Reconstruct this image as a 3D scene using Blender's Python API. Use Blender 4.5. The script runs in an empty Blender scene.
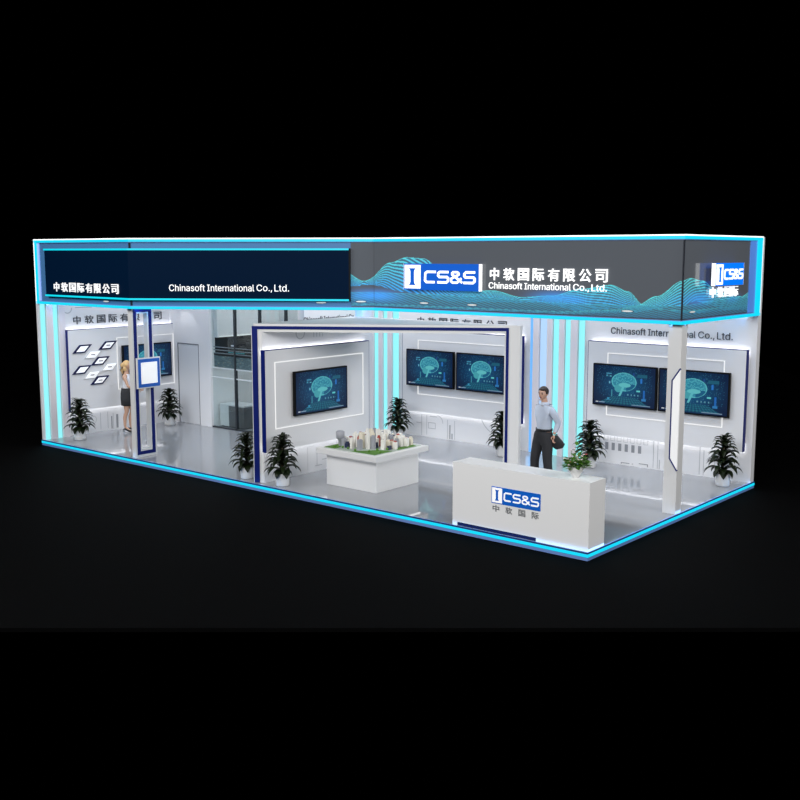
import bpy, bmesh, math, random
from mathutils import Vector, Matrix
import numpy as np

random.seed(7)
SC = bpy.context.scene
COL = SC.collection
PI = math.pi

# ------------------------------------------------------------------ materials
def lin(c):
    c = c / 255.0
    return c / 12.92 if c <= 0.04045 else ((c + 0.055) / 1.055) ** 2.4
def rgb(r, g, b): return (lin(r), lin(g), lin(b), 1.0)

def mat(name, col, rough=0.5, metal=0.0, spec=0.5, em=None, es=0.0, noise=0.0):
    m = bpy.data.materials.new(name); m.use_nodes = True
    nt = m.node_tree; p = nt.nodes['Principled BSDF']
    p.inputs['Base Color'].default_value = col
    p.inputs['Roughness'].default_value = rough
    p.inputs['Metallic'].default_value = metal
    p.inputs['Specular IOR Level'].default_value = spec
    if em is not None:
        p.inputs['Emission Color'].default_value = em
        p.inputs['Emission Strength'].default_value = es
    if noise > 0:
        tc = nt.nodes.new('ShaderNodeTexCoord'); nz = nt.nodes.new('ShaderNodeTexNoise')
        nz.inputs['Scale'].default_value = 3.0; nz.inputs['Detail'].default_value = 4.0
        nt.links.new(tc.outputs['Object'], nz.inputs['Vector'])
        mx = nt.nodes.new('ShaderNodeMix'); mx.data_type = 'RGBA'
        mx.inputs[6].default_value = tuple(c * (1 - noise) for c in col[:3]) + (1,)
        mx.inputs[7].default_value = tuple(min(1, c * (1 + noise)) for c in col[:3]) + (1,)
        nt.links.new(nz.outputs['Fac'], mx.inputs[0]); nt.links.new(mx.outputs[2], p.inputs['Base Color'])
    return m

def attr_mat(name, rough=0.4, emit=0.0, base=1.0, spec=0.5):
    m = bpy.data.materials.new(name); m.use_nodes = True
    nt = m.node_tree; p = nt.nodes['Principled BSDF']
    a = nt.nodes.new('ShaderNodeAttribute'); a.attribute_name = 'print'
    p.inputs['Roughness'].default_value = rough
    p.inputs['Specular IOR Level'].default_value = spec
    if base > 0: nt.links.new(a.outputs['Color'], p.inputs['Base Color'])
    else: p.inputs['Base Color'].default_value = (0.005, 0.006, 0.008, 1)
    if emit > 0:
        nt.links.new(a.outputs['Color'], p.inputs['Emission Color'])
        p.inputs['Emission Strength'].default_value = emit
    return m

def glass_mat(name, tint, fac):
    m = bpy.data.materials.new(name); m.use_nodes = True
    nt = m.node_tree; nt.nodes.remove(nt.nodes['Principled BSDF'])
    out = nt.nodes['Material Output']
    t = nt.nodes.new('ShaderNodeBsdfTransparent'); t.inputs[0].default_value = tint
    g = nt.nodes.new('ShaderNodeBsdfGlossy'); g.inputs['Roughness'].default_value = 0.02
    mx = nt.nodes.new('ShaderNodeMixShader'); mx.inputs[0].default_value = fac
    nt.links.new(t.outputs[0], mx.inputs[1]); nt.links.new(g.outputs[0], mx.inputs[2])
    nt.links.new(mx.outputs[0], out.inputs[0])
    return m

M = {}
M['wall'] = mat('wall_white', rgb(222, 222, 224), 0.45, noise=0.02)
M['panel'] = mat('panel_white', rgb(218, 218, 220), 0.4, noise=0.02)
M['slat'] = mat('slat_grey_white', rgb(222, 217, 222), 0.5)
M['white'] = mat('gloss_white', rgb(218, 218, 218), 0.35)
M['desk'] = mat('desk_white', rgb(232, 232, 232), 0.35)
M['blue'] = mat('deep_blue_paint', rgb(3, 24, 100), 0.5, spec=0.2)
M['navy'] = mat('navy_paint', rgb(5, 16, 66), 0.5, spec=0.2)
M['logo_blue'] = mat('logo_blue', rgb(0, 98, 205), 0.4)
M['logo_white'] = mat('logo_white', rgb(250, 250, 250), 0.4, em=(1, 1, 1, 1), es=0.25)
M['logo_blue_lit'] = mat('logo_blue_backlit', rgb(0, 62, 150), 0.5, spec=0.2, em=rgb(0, 98, 212), es=0.55)
M['logo_blue_bright'] = mat('logo_blue_bright_backlit', rgb(0, 98, 205), 0.4, em=rgb(0, 115, 250), es=0.75)
M['sign_white_lit'] = mat('sign_white_backlit', rgb(250, 250, 250), 0.4, em=(1, 1, 1, 1), es=0.75)
M['char_white'] = mat('screen_letter_white', rgb(245, 245, 245), 0.4, em=(1, 1, 1, 1), es=0.5)
M['grey_text'] = mat('dark_grey_letter', rgb(62, 64, 70), 0.5)
M['desk_text'] = mat('mid_grey_letter', rgb(120, 122, 124), 0.5)
M['print'] = mat('pale_grey_print', rgb(178, 180, 184), 0.5)
M['print_dark'] = mat('grey_print', rgb(140, 143, 148), 0.5)
M['floor'] = mat('floor_gloss_grey', rgb(144, 147, 152), 0.035, spec=0.5)
M['ground'] = mat('hall_floor_black', (0.0012, 0.0012, 0.0013, 1), 0.8, spec=0.03, noise=0.15)
M['cyan'] = mat('cyan_light', rgb(0, 24, 34), 0.4, em=(0.006, 0.74, 1.0, 1), es=1.0)
M['cyan_line'] = mat('cyan_line_light', rgb(0, 24, 34), 0.4, em=(0.005, 0.8, 1.0, 1), es=0.95)
M['strip'] = mat('aqua_wall_light', rgb(20, 50, 54), 0.4, em=(0.30, 0.92, 0.96, 1), es=1.0)
M['strip_blue'] = mat('sky_wall_light', rgb(20, 40, 54), 0.4, em=(0.17, 0.48, 1.0, 1), es=1.0)
M['strip_pale'] = mat('pale_wall_light', rgb(20, 40, 54), 0.4, em=(0.46, 0.68, 0.98, 1), es=1.0)
M['white_light'] = mat('white_light', (.1, .1, .1, 1), 0.4, em=(1, 1, 1, 1), es=0.84)
M['cove_light'] = mat('cove_light', (1, 1, 1, 1), 0.4, em=(0.97, 0.98, 1, 1), es=7.5)
M['lip'] = mat('trim_blue_grey', rgb(110, 140, 200), 0.4)
M['lip_dark'] = mat('trim_dark_blue', rgb(30, 60, 115), 0.4)
M['fascia_blue'] = mat('fascia_blue', rgb(72, 122, 172), 0.3, spec=0.4)
M['fascia_grey'] = mat('fascia_grey', rgb(84, 88, 95), 0.25, spec=0.4)
M['seam'] = mat('seam_dark', rgb(12, 20, 34), 0.6)
M['screen_navy'] = mat('screen_navy', rgb(2, 16, 36), 0.5, spec=0.03, em=rgb(0, 14, 32), es=0.8)
M['bezel'] = mat('black_bezel', rgb(4, 4, 5), 0.5, spec=0.15)
M['lamp_face'] = mat('lamp_face', rgb(220, 225, 225), 0.3, em=rgb(210, 220, 225), es=0.15)
M['leaf'] = mat('dark_green_leaf', rgb(20, 30, 11), 0.42, spec=0.25, noise=0.35)
M['leaf_fresh'] = mat('fresh_green_leaf', rgb(74, 122, 28), 0.45, noise=0.4)
M['petal'] = mat('pale_pink_petal', rgb(235, 218, 220), 0.5)
M['petal_red'] = mat('red_petal', rgb(190, 90, 90), 0.5)
M['stem'] = mat('brown_stem', rgb(58, 46, 28), 0.7)
M['soil'] = mat('dark_soil', rgb(34, 26, 20), 0.9, noise=0.3)
M['pot'] = mat('white_pot', rgb(216, 216, 216), 0.35)
M['lawn'] = mat('model_lawn', rgb(72, 120, 30), 0.8, noise=0.5)
M['plaza'] = mat('model_plaza', rgb(165, 178, 168), 0.6, noise=0.3)
M['b_white'] = mat('model_tower_white', rgb(232, 230, 224), 0.5)
M['b_cream'] = mat('model_tower_cream', rgb(222, 214, 196), 0.5)
M['b_grey'] = mat('model_tower_grey', rgb(150, 152, 160), 0.5)
M['b_blue'] = mat('model_tower_blue', rgb(40, 48, 78), 0.4)
M['b_red'] = mat('model_roof_red', rgb(160, 70, 62), 0.5)
M['skin'] = mat('skin', rgb(205, 160, 136), 0.5)
M['skin_tan'] = mat('skin_light_tan', rgb(188, 148, 124), 0.5)
M['shirt'] = mat('pale_blue_shirt', rgb(192, 200, 214), 0.8, noise=0.08)
M['trouser'] = mat('charcoal_cloth', rgb(42, 42, 45), 0.85, noise=0.15)
M['black'] = mat('black_leather', rgb(14, 14, 16), 0.4)
M['bag'] = mat('black_bag_cloth', rgb(28, 28, 31), 0.7, noise=0.2)
M['hair_dark'] = mat('dark_brown_hair', rgb(44, 30, 24), 0.6, noise=0.3)
M['hair_blond'] = mat('blond_hair', rgb(214, 176, 122), 0.55, noise=0.2)
M['top_white'] = mat('white_top', rgb(214, 214, 220), 0.7, noise=0.05)
M['lips'] = mat('lips', rgb(168, 100, 92), 0.5)
M['eye'] = mat('eye_dark', rgb(30, 24, 22), 0.3)
M['glass'] = glass_mat('clear_glass', (0.90, 0.945, 0.945, 1), 0.035)
M['mullion'] = mat('dark_mullion', rgb(44, 48, 54), 0.4)
M['film_teal'] = attr_mat('teal_patterned_film', 0.4)
M['reflect_dark'] = mat('dark_reflection', rgb(8, 14, 18), 0.35)  # near-black colour standing in for the dark reflection in the glass
M['film_white'] = mat('white_film', rgb(205, 212, 214), 0.4)
M['rail_grey'] = mat('grey_rail', rgb(110, 122, 126), 0.4)
M['teal'] = mat('teal_reflection', rgb(50, 150, 155), 0.4)
M['cab_grey'] = mat('cabinet_grey', rgb(84, 87, 92), 0.5)
M['cab_light'] = mat('cabinet_light', rgb(195, 198, 202), 0.5)
M['door'] = mat('door_white', rgb(212, 213, 216), 0.4)
M['groove'] = mat('groove_grey', rgb(105, 108, 114), 0.6)
M['print_fascia'] = attr_mat('fascia_wave_print', 0.10, emit=0.24, spec=0.5)
M['tv'] = attr_mat('tv_picture', 0.25, emit=0.85, base=0, spec=0.25)
M['ceil'] = mat('ceiling_white', rgb(225, 225, 228), 0.6)

# ------------------------------------------------------------------ mesh builder
class MB:
    def __init__(s): s.bm = bmesh.new()
    def face(s, pts):
        vs = [s.bm.verts.new(p) for p in pts]
        return s.bm.faces.new(vs)
    def box(s, x0, x1, y0, y1, z0, z1, bev=0.0):
        r = bmesh.ops.create_cube(s.bm, size=1.0)
        for v in r['verts']:
            v.co = Vector((x0 + (v.co.x + .5) * (x1 - x0), y0 + (v.co.y + .5) * (y1 - y0), z0 + (v.co.z + .5) * (z1 - z0)))
        if bev > 0:
            es = list({e for v in r['verts'] for e in v.link_edges})
            bmesh.ops.bevel(s.bm, geom=es, offset=bev, segments=2, affect='EDGES', profile=0.5)
        return s
    def prism(s, poly, d, axis='z', t0=0.0):
        """poly: 2-D points; extruded from t0 to t0+d along axis.  'z': poly in xy; 'y': poly in xz; 'x': poly in yz"""
        def P(p, t):
            if axis == 'z': return (p[0], p[1], t)
            if axis == 'y': return (p[0], t, p[1])
            return (t, p[0], p[1])
        n = len(poly)
        a = [s.bm.verts.new(P(p, t0)) for p in poly]; b = [s.bm.verts.new(P(p, t0 + d)) for p in poly]
        fs = [s.bm.faces.new(a[::-1]), s.bm.faces.new(b)]
        for i in range(n):
            j = (i + 1) % n
            fs.append(s.bm.faces.new((a[i], a[j], b[j], b[i])))
        bmesh.ops.recalc_face_normals(s.bm, faces=fs)
        return s
    def lathe(s, prof, cx=0, cy=0, n=24):
        rings = []
        for r, z in prof:
            if r < 1e-5: rings.append([s.bm.verts.new((cx, cy, z))])
            else: rings.append([s.bm.verts.new((cx + r * math.cos(2 * PI * k / n), cy + r * math.sin(2 * PI * k / n), z)) for k in range(n)])
        for A, B in zip(rings, rings[1:]):
            for k in range(n):
                l = (k + 1) % n
                if len(A) == 1 and len(B) == 1: continue
                if len(A) == 1: s.bm.faces.new((A[0], B[l], B[k]))
                elif len(B) == 1: s.bm.faces.new((A[k], A[l], B[0]))
                else: s.bm.faces.new((A[k], A[l], B[l], B[k]))
        return s
    def tube(s, pts, r, n=8):
        pts = [Vector(p) for p in pts]; rr = r if isinstance(r, (list, tuple)) else [r] * len(pts)
        rings = []
        for i, p in enumerate(pts):
            d = (pts[min(i + 1, len(pts) - 1)] - pts[max(i - 1, 0)]).normalized()
            u = d.cross(Vector((0, 0, 1)))
            if u.length < 1e-3: u = d.cross(Vector((1, 0, 0)))
            u.normalize(); v = d.cross(u)
            rings.append([s.bm.verts.new(p + (u * math.cos(2 * PI * k / n) + v * math.sin(2 * PI * k / n)) * rr[i]) for k in range(n)])
        for A, B in zip(rings, rings[1:]):
            for k in range(n): s.bm.faces.new((A[k], A[(k + 1) % n], B[(k + 1) % n], B[k]))
        s.bm.faces.new(rings[0][::-1]); s.bm.faces.new(rings[-1])
        return s
    def ball(s, c, r, sx=1, sy=1, sz=1, seg=12):
        q = bmesh.ops.create_uvsphere(s.bm, u_segments=seg, v_segments=max(6, seg // 2 + 2), radius=1)
        for v in q['verts']: v.co = Vector((c[0] + v.co.x * r * sx, c[1] + v.co.y * r * sy, c[2] + v.co.z * r * sz))
        return s
    def stroke(s, pts, w, t0, d):
        """thick 2-D polyline in the xz plane extruded along y"""
        P = [Vector(p) for p in pts]; L, Rr = [], []
        for i, p in enumerate(P):
            d0 = (P[i] - P[i - 1]).normalized() if i > 0 else (P[1] - P[0]).normalized()
            d1 = (P[i + 1] - P[i]).normalized() if i < len(P) - 1 else d0
            t = (d0 + d1).normalized(); nrm = Vector((-t.y, t.x)); k = 1 / max(0.45, nrm.dot(Vector((-d0.y, d0.x))))
            L.append(p + nrm * w / 2 * k); Rr.append(p - nrm * w / 2 * k)
        for i in range(len(P) - 1):
            s.prism([L[i], L[i + 1], Rr[i + 1], Rr[i]], d, 'y', t0)
        return s
    def mesh(s, name, smooth=False):
        me = bpy.data.meshes.new(name); s.bm.normal_update(); s.bm.to_mesh(me); s.bm.free()
        if smooth:
            for p in me.polygons: p.use_smooth = True
        return me
    def build(s, name, m, parent=None, smooth=False):
        return put(name, s.mesh(name, smooth), m, parent)

def put(name, me, m, parent=None):
    me.materials.clear(); me.materials.append(m)
    o = bpy.data.objects.new(name, me); COL.objects.link(o)
    if parent: o.parent = parent
    return o
def thing(name, label, cat, loc=(0, 0, 0), rotz=0.0, group=None):
    o = bpy.data.objects.new(name, None); COL.objects.link(o)
    o.empty_display_size = 0.1
    o.location = loc; o.rotation_euler = (0, 0, rotz)
    o['label'] = label; o['category'] = cat
    if group: o['group'] = group
    return o
def tag(o, label, cat, group=None):
    o['label'] = label; o['category'] = cat
    if group: o['group'] = group
    return o
def struct(o, label=None, cat=None):
    o['kind'] = 'structure'
    if label: o['label'] = label
    if cat: o['category'] = cat
    return o
def dup(root, loc, rotz, label, group=None, scale=None):
    r = root.copy(); COL.objects.link(r); r.location = loc; r.rotation_euler = (0, 0, rotz); r['label'] = label
    if group: r['group'] = group
    if scale: r.scale = scale
    for ch in list(root.children):
        c = ch.copy(); COL.objects.link(c); c.parent = r
        for g in list(ch.children):
            d = g.copy(); COL.objects.link(d); d.parent = c
    return r

def grid_print(name, nu, nv, P, colour, m, parent=None):
    """grid sheet: P(u,v) -> xyz ; colour(u,v) arrays -> (n,3) linear colour, u,v in 0..1"""
    us = np.linspace(0, 1, nu + 1); vs = np.linspace(0, 1, nv + 1)
    U, V = np.meshgrid(us, vs)
    verts = [P(u, v) for v in vs for u in us]
    faces = [(j * (nu + 1) + i, j * (nu + 1) + i + 1, (j + 1) * (nu + 1) + i + 1, (j + 1) * (nu + 1) + i) for j in range(nv) for i in range(nu)]
    me = bpy.data.meshes.new(name); me.from_pydata(verts, [], faces)
    a = me.color_attributes.new('print', 'FLOAT_COLOR', 'POINT')
    c = colour(U.ravel(), V.ravel()); c4 = np.ones((len(verts), 4), dtype=np.float32); c4[:, :3] = c
    a.data.foreach_set('color', c4.ravel())
    return put(name, me, m, parent)
def L3(r, g, b): return np.array([lin(r), lin(g), lin(b)])

# ------------------------------------------------------------------ lettering
def text_mesh(s, x0, x1, z0, z1, depth, bold=0.0, y=0.0):
    """flat or raised lettering in the xz plane facing -y, fitted to the rectangle"""
    cu = bpy.data.curves.new('t', 'FONT'); cu.body = s; cu.size = 1.0; cu.extrude = 0.5; cu.offset = bold
    cu.resolution_u = 3
    if FONT and ord(s[0]) < 128: cu.font = FONT
    o = bpy.data.objects.new('t', cu); COL.objects.link(o)
    dg = bpy.context.evaluated_depsgraph_get(); dg.update()
    me = bpy.data.meshes.new_from_object(o.evaluated_get(dg))
    bpy.data.objects.remove(o); bpy.data.curves.remove(cu)
    n = len(me.vertices); co = np.empty(n * 3); me.vertices.foreach_get('co', co); co = co.reshape(-1, 3)
    mn, mx = co.min(0), co.max(0)
    out = np.empty_like(co)
    out[:, 0] = x0 + (co[:, 0] - mn[0]) / max(1e-6, mx[0] - mn[0]) * (x1 - x0)
    out[:, 2] = z0 + (co[:, 1] - mn[1]) / max(1e-6, mx[1] - mn[1]) * (z1 - z0)
    out[:, 1] = y - (co[:, 2] - mn[2]) / max(1e-6, mx[2] - mn[2]) * depth
    me.vertices.foreach_set('co', out.ravel()); me.update()
    return me
def _font():
    try:
        import os
        return bpy.data.fonts.load(os.path.join(bpy.utils.resource_path('LOCAL'), 'datafiles', 'fonts', 'Inter.woff2'))
    except Exception:
        return None
FONT = _font()
CN8 = '\u4e2d\u8f6f\u56fd\u9645\u6709\u9650\u516c\u53f8'
CN4 = CN8[:4]
EN = 'Chinasoft International Co., Ltd.'
def cjk_row(s, x0, x1, z0, z1, depth, m, parent, bold=0.02, fill=0.82, y=0.0):
    n = len(s); pitch = (x1 - x0) / (n - 1 + fill)
    for i, ch in enumerate(s):
        a = x0 + i * pitch; b = a + pitch * fill
        if ch == '\u4e2d': a, b = a + 0.06 * pitch, b - 0.06 * pitch
        put('character', text_mesh(ch, a, b, z0, z1, depth, bold, y), m, parent)
def latin_row(s, x0, x1, z0, z1, depth, m, parent, bold=0.0, y=0.0):
    words = s.split(' ')
    tot = sum(len(w) for w in words) + len(words) - 1
    # widths by real glyph extents
    wid = {'i': .25, 'l': .25, 't': .33, 'f': .3, 'I': .28, 'r': .36, '.': .28, ',': .28, 'C': .76, 'L': .6, 'n': .58, 'h': .58, 'a': .58, 's': .52, 'o': .6, 'e': .58, 'd': .6}
    ws = [sum(wid.get(c, .55) for c in w) for w in words]; sp = 0.3
    T = sum(ws) + sp * (len(words) - 1); k = (x1 - x0) / T; x = x0
    cap = (z1 - z0)
    for w, ww in zip(words, ws):
        zb = z0 - (0.16 * cap if ',' in w else 0)
        put('word', text_mesh(w, x, x + ww * k, zb, z1, depth, bold, y), m, parent)
        x += (ww + sp) * k

def logo(parent, x0, x1, z0, z1, y_front, thick, blue, white, side=None, letters=True):
    """blue board with white tile, slab I and squared CS&S letters; front face at local y = y_front (facing -y)"""
    W = x1 - x0; H = z1 - z0
    MB().box(x0, x1, y_front, y_front + thick, z0, z1).build('board', blue, parent)
    if side is not None:
        for xa in (x0 - .004, x1): MB().box(xa, xa + .004, y_front, y_front + thick, z0, z1).build('board_side', side, parent)
    e = 0.012
    tx0, tx1, tz0, tz1 = x0 + .018 * W, x0 + .235 * W, z0 + .05 * H, z1 - .05 * H
    t = MB().box(tx0, tx1, y_front - e, y_front + .001, tz0, tz1).build('white_tile', white, parent)
    cx = (tx0 + tx1) / 2; w = tx1 - tx0; h = tz1 - tz0
    poly = []
    for zz, hw in ((.14, .2), (.16, .2), (.22, .13), (.3, .11), (.7, .11), (.78, .13), (.84, .2), (.86, .2)): poly.append((hw, zz))
    pts = [(cx + a * w, tz0 + b * h) for a, b in poly] + [(cx - a * w, tz0 + b * h) for a, b in reversed(poly)]
    MB().prism(pts, e * .6, 'y', y_front - e - e * .6).build('letter', blue, t)
    lx0, lx1 = x0 + .285 * W, x1 - .03 * W; lz0, lz1 = z0 + .26 * H, z1 - .26 * H
    lw = (lx1 - lx0); cell = lw / 4; lh = lz1 - lz0; th = lh * .19
    S = [(1, 1), (.16, 1), (.02, .86), (.02, .64), (.14, .52), (.88, .52), (1, .4), (1, .14), (.86, 0), (-.02, 0)]
    Cc = [(1.02, 1), (.16, 1), (.0, .84), (.0, .16), (.16, 0), (.96, 0)]
    def place(pp, i, sk=.04):
        return [(lx0 + i * cell + .09 * cell + (px * .8 + (pz - .5) * sk) * cell, lz0 + th / 2 + pz * (lh - th)) for px, pz in pp]
    for pp, i in ((Cc, 0), (S, 1), (S, 3)):
        MB().stroke(place(pp, i), th, y_front - e, e).build('letter', white, parent)
    amp = [(1.08, 0), (.12, .78), (.12, .9), (.24, 1), (.62, 1), (.74, .9), (.74, .76), (.02, .36), (.02, .14), (.16, 0), (.6, 0), (1.0, .42)]
    MB().stroke(place(amp, 2, 0), th * .9, y_front - e, e).build('letter', white, parent)

# ------------------------------------------------------------------ plan constants
H0, H1 = 3.068, 4.47          # fascia bottom / top
XL, YB, YM = -13.94, 5.9, 3.6
XP = -6.85
PL = [(-13.94, 0.0), (-10.48, 0.0), (-6.42, 2.75), (0.0, 2.75), (0.0, 5.93)]
CAM = Vector((7.18, -12.66, 4.2))
def on_depth(u, z, axis, a, b):
    """slide a point seen on a wall plane at depth a to the plane at depth b along its sight line"""
    if axis == 'y': k = (b - CAM.y) / (a - CAM.y); return CAM.x + (u - CAM.x) * k, CAM.z + (z - CAM.z) * k
    k = (b - CAM.x) / (a - CAM.x); return CAM.y + (u - CAM.y) * k, CAM.z + (z - CAM.z) * k

def offset_line(pts, t):
    """polyline offset to its left (inside) by t"""
    P = [Vector(p) for p in pts]; out = []
    for i, p in enumerate(P):
        d0 = (P[i] - P[i - 1]).normalized() if i else (P[1] - P[0]).normalized()
        d1 = (P[i + 1] - P[i]).normalized() if i < len(P) - 1 else d0
        n0 = Vector((-d0.y, d0.x)); n1 = Vector((-d1.y, d1.x)); nn = (n0 + n1).normalized()
        out.append(p + nn * t / max(.3, nn.dot(n0)))
    return out
def band_quads(pts, a, b):
    A = offset_line(pts, a); B = offset_line(pts, b)
    return [[A[i], A[i + 1], B[i + 1], B[i]] for i in range(len(pts) - 1)]
def band(mb, pts, a, b, z0, z1):
    for q in band_quads(pts, a, b): mb.prism(q, z1 - z0, 'z', z0)
    return mb

# ------------------------------------------------------------------ setting
PLAT = [(-13.985, 0.0), (0.0, 0.0), (0.0, 6.05), (-13.985, 6.05)]
floor = MB().prism(PLAT, 0.12, 'z', -0.12).build('floor', M['floor']); struct(floor)
# hall floor around the platform
g = MB()
e0 = Vector((-0.32, -3.72)); ed = Vector((.766, .644)); en = Vector((-.644, .766))
q = [e0 - ed * 28, e0 + ed * 14, e0 + ed * 14 + en * 40, e0 - ed * 28 + en * 40]
g.prism([(p.x, p.y) for p in q], 0.05, 'z', -0.17); struct(g.build('ground', M['ground']))
# glowing trim round the platform edge
edge = [(-13.985, 0.0), (0.0, 0.0), (0.0, 6.05)]
t = struct(band(MB(), edge, -0.012, 0.0, -0.115, 0.008).build('trim_1', M['lip']))
band(MB(), edge, -0.02, -0.012, -0.012, 0.01).build('lip', M['lip_dark'], t)
band(MB(), edge, -0.022, -0.010, -0.062, -0.020).build('light_strip', M['cyan'], t)

wl = struct(MB().box(-13.985, XL, 0.0, 3.6, 0, 4.46).build('wall_left', M['wall']))
wbl = MB()
wbl.box(-13.985, -13.66, YM, YM + .12, 0, 4.4); wbl.box(-13.66, -12.84, YM, YM + .12, 1.985, 4.4); wbl.box(-12.84, -12.42, YM, YM + .12, 0, 4.4)
wbl = struct(wbl.build('wall_back_left', M['wall']))
wbr = struct(MB().box(-9.45, 0.0, YB, YB + .15, 0, 4.46).build('wall_back_right', M['wall']))
wp = struct(MB().box(XP - .2, XP, 0.195, 3.2, 0, 2.83).build('wall_partition', M['wall']))
wpu = MB().box(XP - .2, XP, 2.90, 3.2, 2.83, 4.3).build('upper_wall', M['wall'], wp)
wm1 = struct(MB().box(-12.52, -12.42, YM + .12, 5.9, 0, 4.3).build('wall_meeting_left', M['wall']))
MB().box(-12.42, -12.30, YM + .14, 5.88, 2.17, 4.29).build('soffit', M['wall'], wm1)
MB().box(-12.30, -12.285, YM + .2, 5.8, 2.172, 2.195).build('light_strip', M['white_light'], wm1)
MB().box(-12.42, -12.405, YM + .16, 5.76, 1.5, 2.168).build('dark_reflection_panel', M['reflect_dark'], wm1)  # dark sheet that paints in the darkness reflected in the glass
wm2 = struct(MB().box(-9.45, -9.33, YM + .12, 5.9, 0, 4.3).build('wall_meeting_right', M['wall']))
wm3 = struct(MB().box(-12.42, -9.45, 5.78, 5.9, 0, 4.3).build('wall_meeting_back', M['wall']))
cp = offset_line(PL, 0.16)
ceil_poly = [(p.x, p.y) for p in cp] ; ceil_poly[0] = (-13.985, .16); ceil_poly[-1] = (-.16, 6.05); ceil_poly.append((-13.985, 6.05))
ceil = struct(MB().prism(ceil_poly, 0.06, 'z', 4.405).build('ceiling', M['ceil']))

# door in the back wall
d = struct(MB().box(-13.645, -12.855, YM + .012, YM + .05, 0.004, 1.97).build('door_1', M['door']))
gb = MB(); gb.box(-13.66, -13.632, YM + .004, YM + .012, 0, 1.985); gb.box(-12.868, -12.84, YM + .004, YM + .012, 0, 1.985); gb.box(-13.66, -12.84, YM + .004, YM + .012, 1.962, 1.985)
gb.build('shadow_gap', M['groove'], d)

# glass front of the meeting room
w = bpy.data.objects.new('window_1', None); COL.objects.link(w); w.location = (-12.42, YM, 0); struct(w)
GX = [0, .86, 1.72, 2.58, 2.97]
for a, b in zip(GX, GX[1:]):
    MB().box(a + .022, b - .022, .05, .062, .03, 4.38).build('pane', M['glass'], w)
for x in GX[1:-1]:
    MB().box(x - .022, x + .022, .02, .09, 0, 4.38).build('mullion', M['mullion'], w)
MB().box(0, 2.97, .02, .09, 0, .03).build('sill', M['mullion'], w)
for z in (1.215, 1.44):
    MB().box(0.0, 2.97, .043, .049, z, z + .028).build('film_line', M['film_white'], w)
def film_col(u, v):
    rng = np.random.RandomState(3)
    n = rng.rand(len(u))
    c = L3(70, 92, 98)[None] * (0.7 + 0.7 * n[:, None])
    s = (np.sin(u * 60 + 4 * np.sin(v * 9)) * np.sin(v * 17 + u * 22) > .5)
    c[s] = L3(105, 130, 130) * .9
    y = rng.rand(len(u)) > .985; c[y] = L3(170, 165, 120)
    return c
grid_print('patterned_film', 120, 24, lambda u, v: (.09 + u * 2.86, .049, 1.47 + v * .28), film_col, M['film_teal'], w)
MB().box(.09, 2.95, .043, .049, 1.755, 1.80).build('dark_reflection', M['reflect_dark'], w)  # reflection of the black surroundings, laid on the pane as a dark band
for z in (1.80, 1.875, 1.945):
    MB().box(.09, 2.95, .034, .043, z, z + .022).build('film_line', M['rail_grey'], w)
MB().box(.62, 1.2, .030, .038, 1.842, 1.858).build('film_line', M['teal'], w)  # reflected cyan light, coloured in as a thin teal bar
MB().box(.73, .88, .030, .038, 2.0, 2.03).build('film_line', M['film_white'], w)

# printed line graphics on the white walls -------------------------------------------------
def motif(parent, items, frame, m):
    """items in the wall's own (u, z) frame; frame(u,d,z)->xyz"""
    b = MB()
    for it in items:
        if it[0] == 'r': _, a, c, z0, z1 = it; b.face([frame(a, .003, z0), frame(c, .003, z0), frame(c, .003, z1), frame(a, .003, z1)])
        elif it[0] == 'c':
            _, a, z, r, t, s0, s1 = it; n = 20
            for k in range(n):
                p, q = s0 + (s1 - s0) * k / n, s0 + (s1 - s0) * (k + 1) / n
                b.face([frame(a + (r - t) * math.cos(p), .003, z + (r - t) * math.sin(p)), frame(a + r * math.cos(p), .003, z + r * math.sin(p)),
                        frame(a + r * math.cos(q), .003, z + r * math.sin(q)), frame(a + (r - t) * math.cos(q), .003, z + (r - t) * math.sin(q))])
    return b.build('printed_motif', m, parent)
fy = lambda yy: (lambda u, d, z: (u, yy - d, z))
fx = lambda xx: (lambda u, d, z: (xx + d, u, z))
it = []
for k in range(6): it.append(('r', -3.0 + k * .145, -2.93 + k * .145, .27, .42))
motif(wbr, it, fy(YB), M['print_dark'])
it = []
for k in range(7):
    a = -3.03 + k * .145
    it += [('r', a, a + .008, .46, .56), ('r', a + .085, a + .093, .46, .56), ('r', a, a + .093, .455, .463)]
it += [('r', -1.95, -1.935, 0.02, .56), ('r', -1.86, -1.845, .02, .56), ('r', -1.82, -1.80, .02, .2), ('r', -1.0, -.985, .02, .56), ('r', -.92, -.905, .02, .5), ('r', -.7, -.69, .02, .56), ('r', -3.5, -3.2, .03, .045), ('c', -7.3, .35, .18, .015, 0, 1.5), ('c', -5.6, .75, .5, .02, 3.3, 4.5)]
it += [('r', -7.75, -7.735, .02, .5), ('r', -7.6, -7.585, .05, .5), ('r', -7.5, -7.3, .48, .495), ('r', -7.55, -7.35, .2, .215), ('r', -7.35, -7.335, .2, .34), ('r', -7.55, -7.535, .2, .34), ('r', -7.55, -7.35, .33, .345), ('r', -7.9, -7.75, .3, .315), ('r', -7.0, -6.985, 0.02, .45), ('r', -6.8, -6.785, .02, .45)]
motif(wbr, it, fy(YB), M['print'])
motif(wbr, [('r', -6.94, -6.91, .02, .34), ('r', -6.88, -6.85, .02, .15), ('r', -2.62, -2.45, .035, .05), ('r', -2.64, -2.62, .02, .05), ('r', -2.25, -2.05, .06, .075), ('r', -2.07, -2.05, .02, .075), ('r', -2.4, -2.37, .035, .05)], fy(YB), M['print_dark'])
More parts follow.
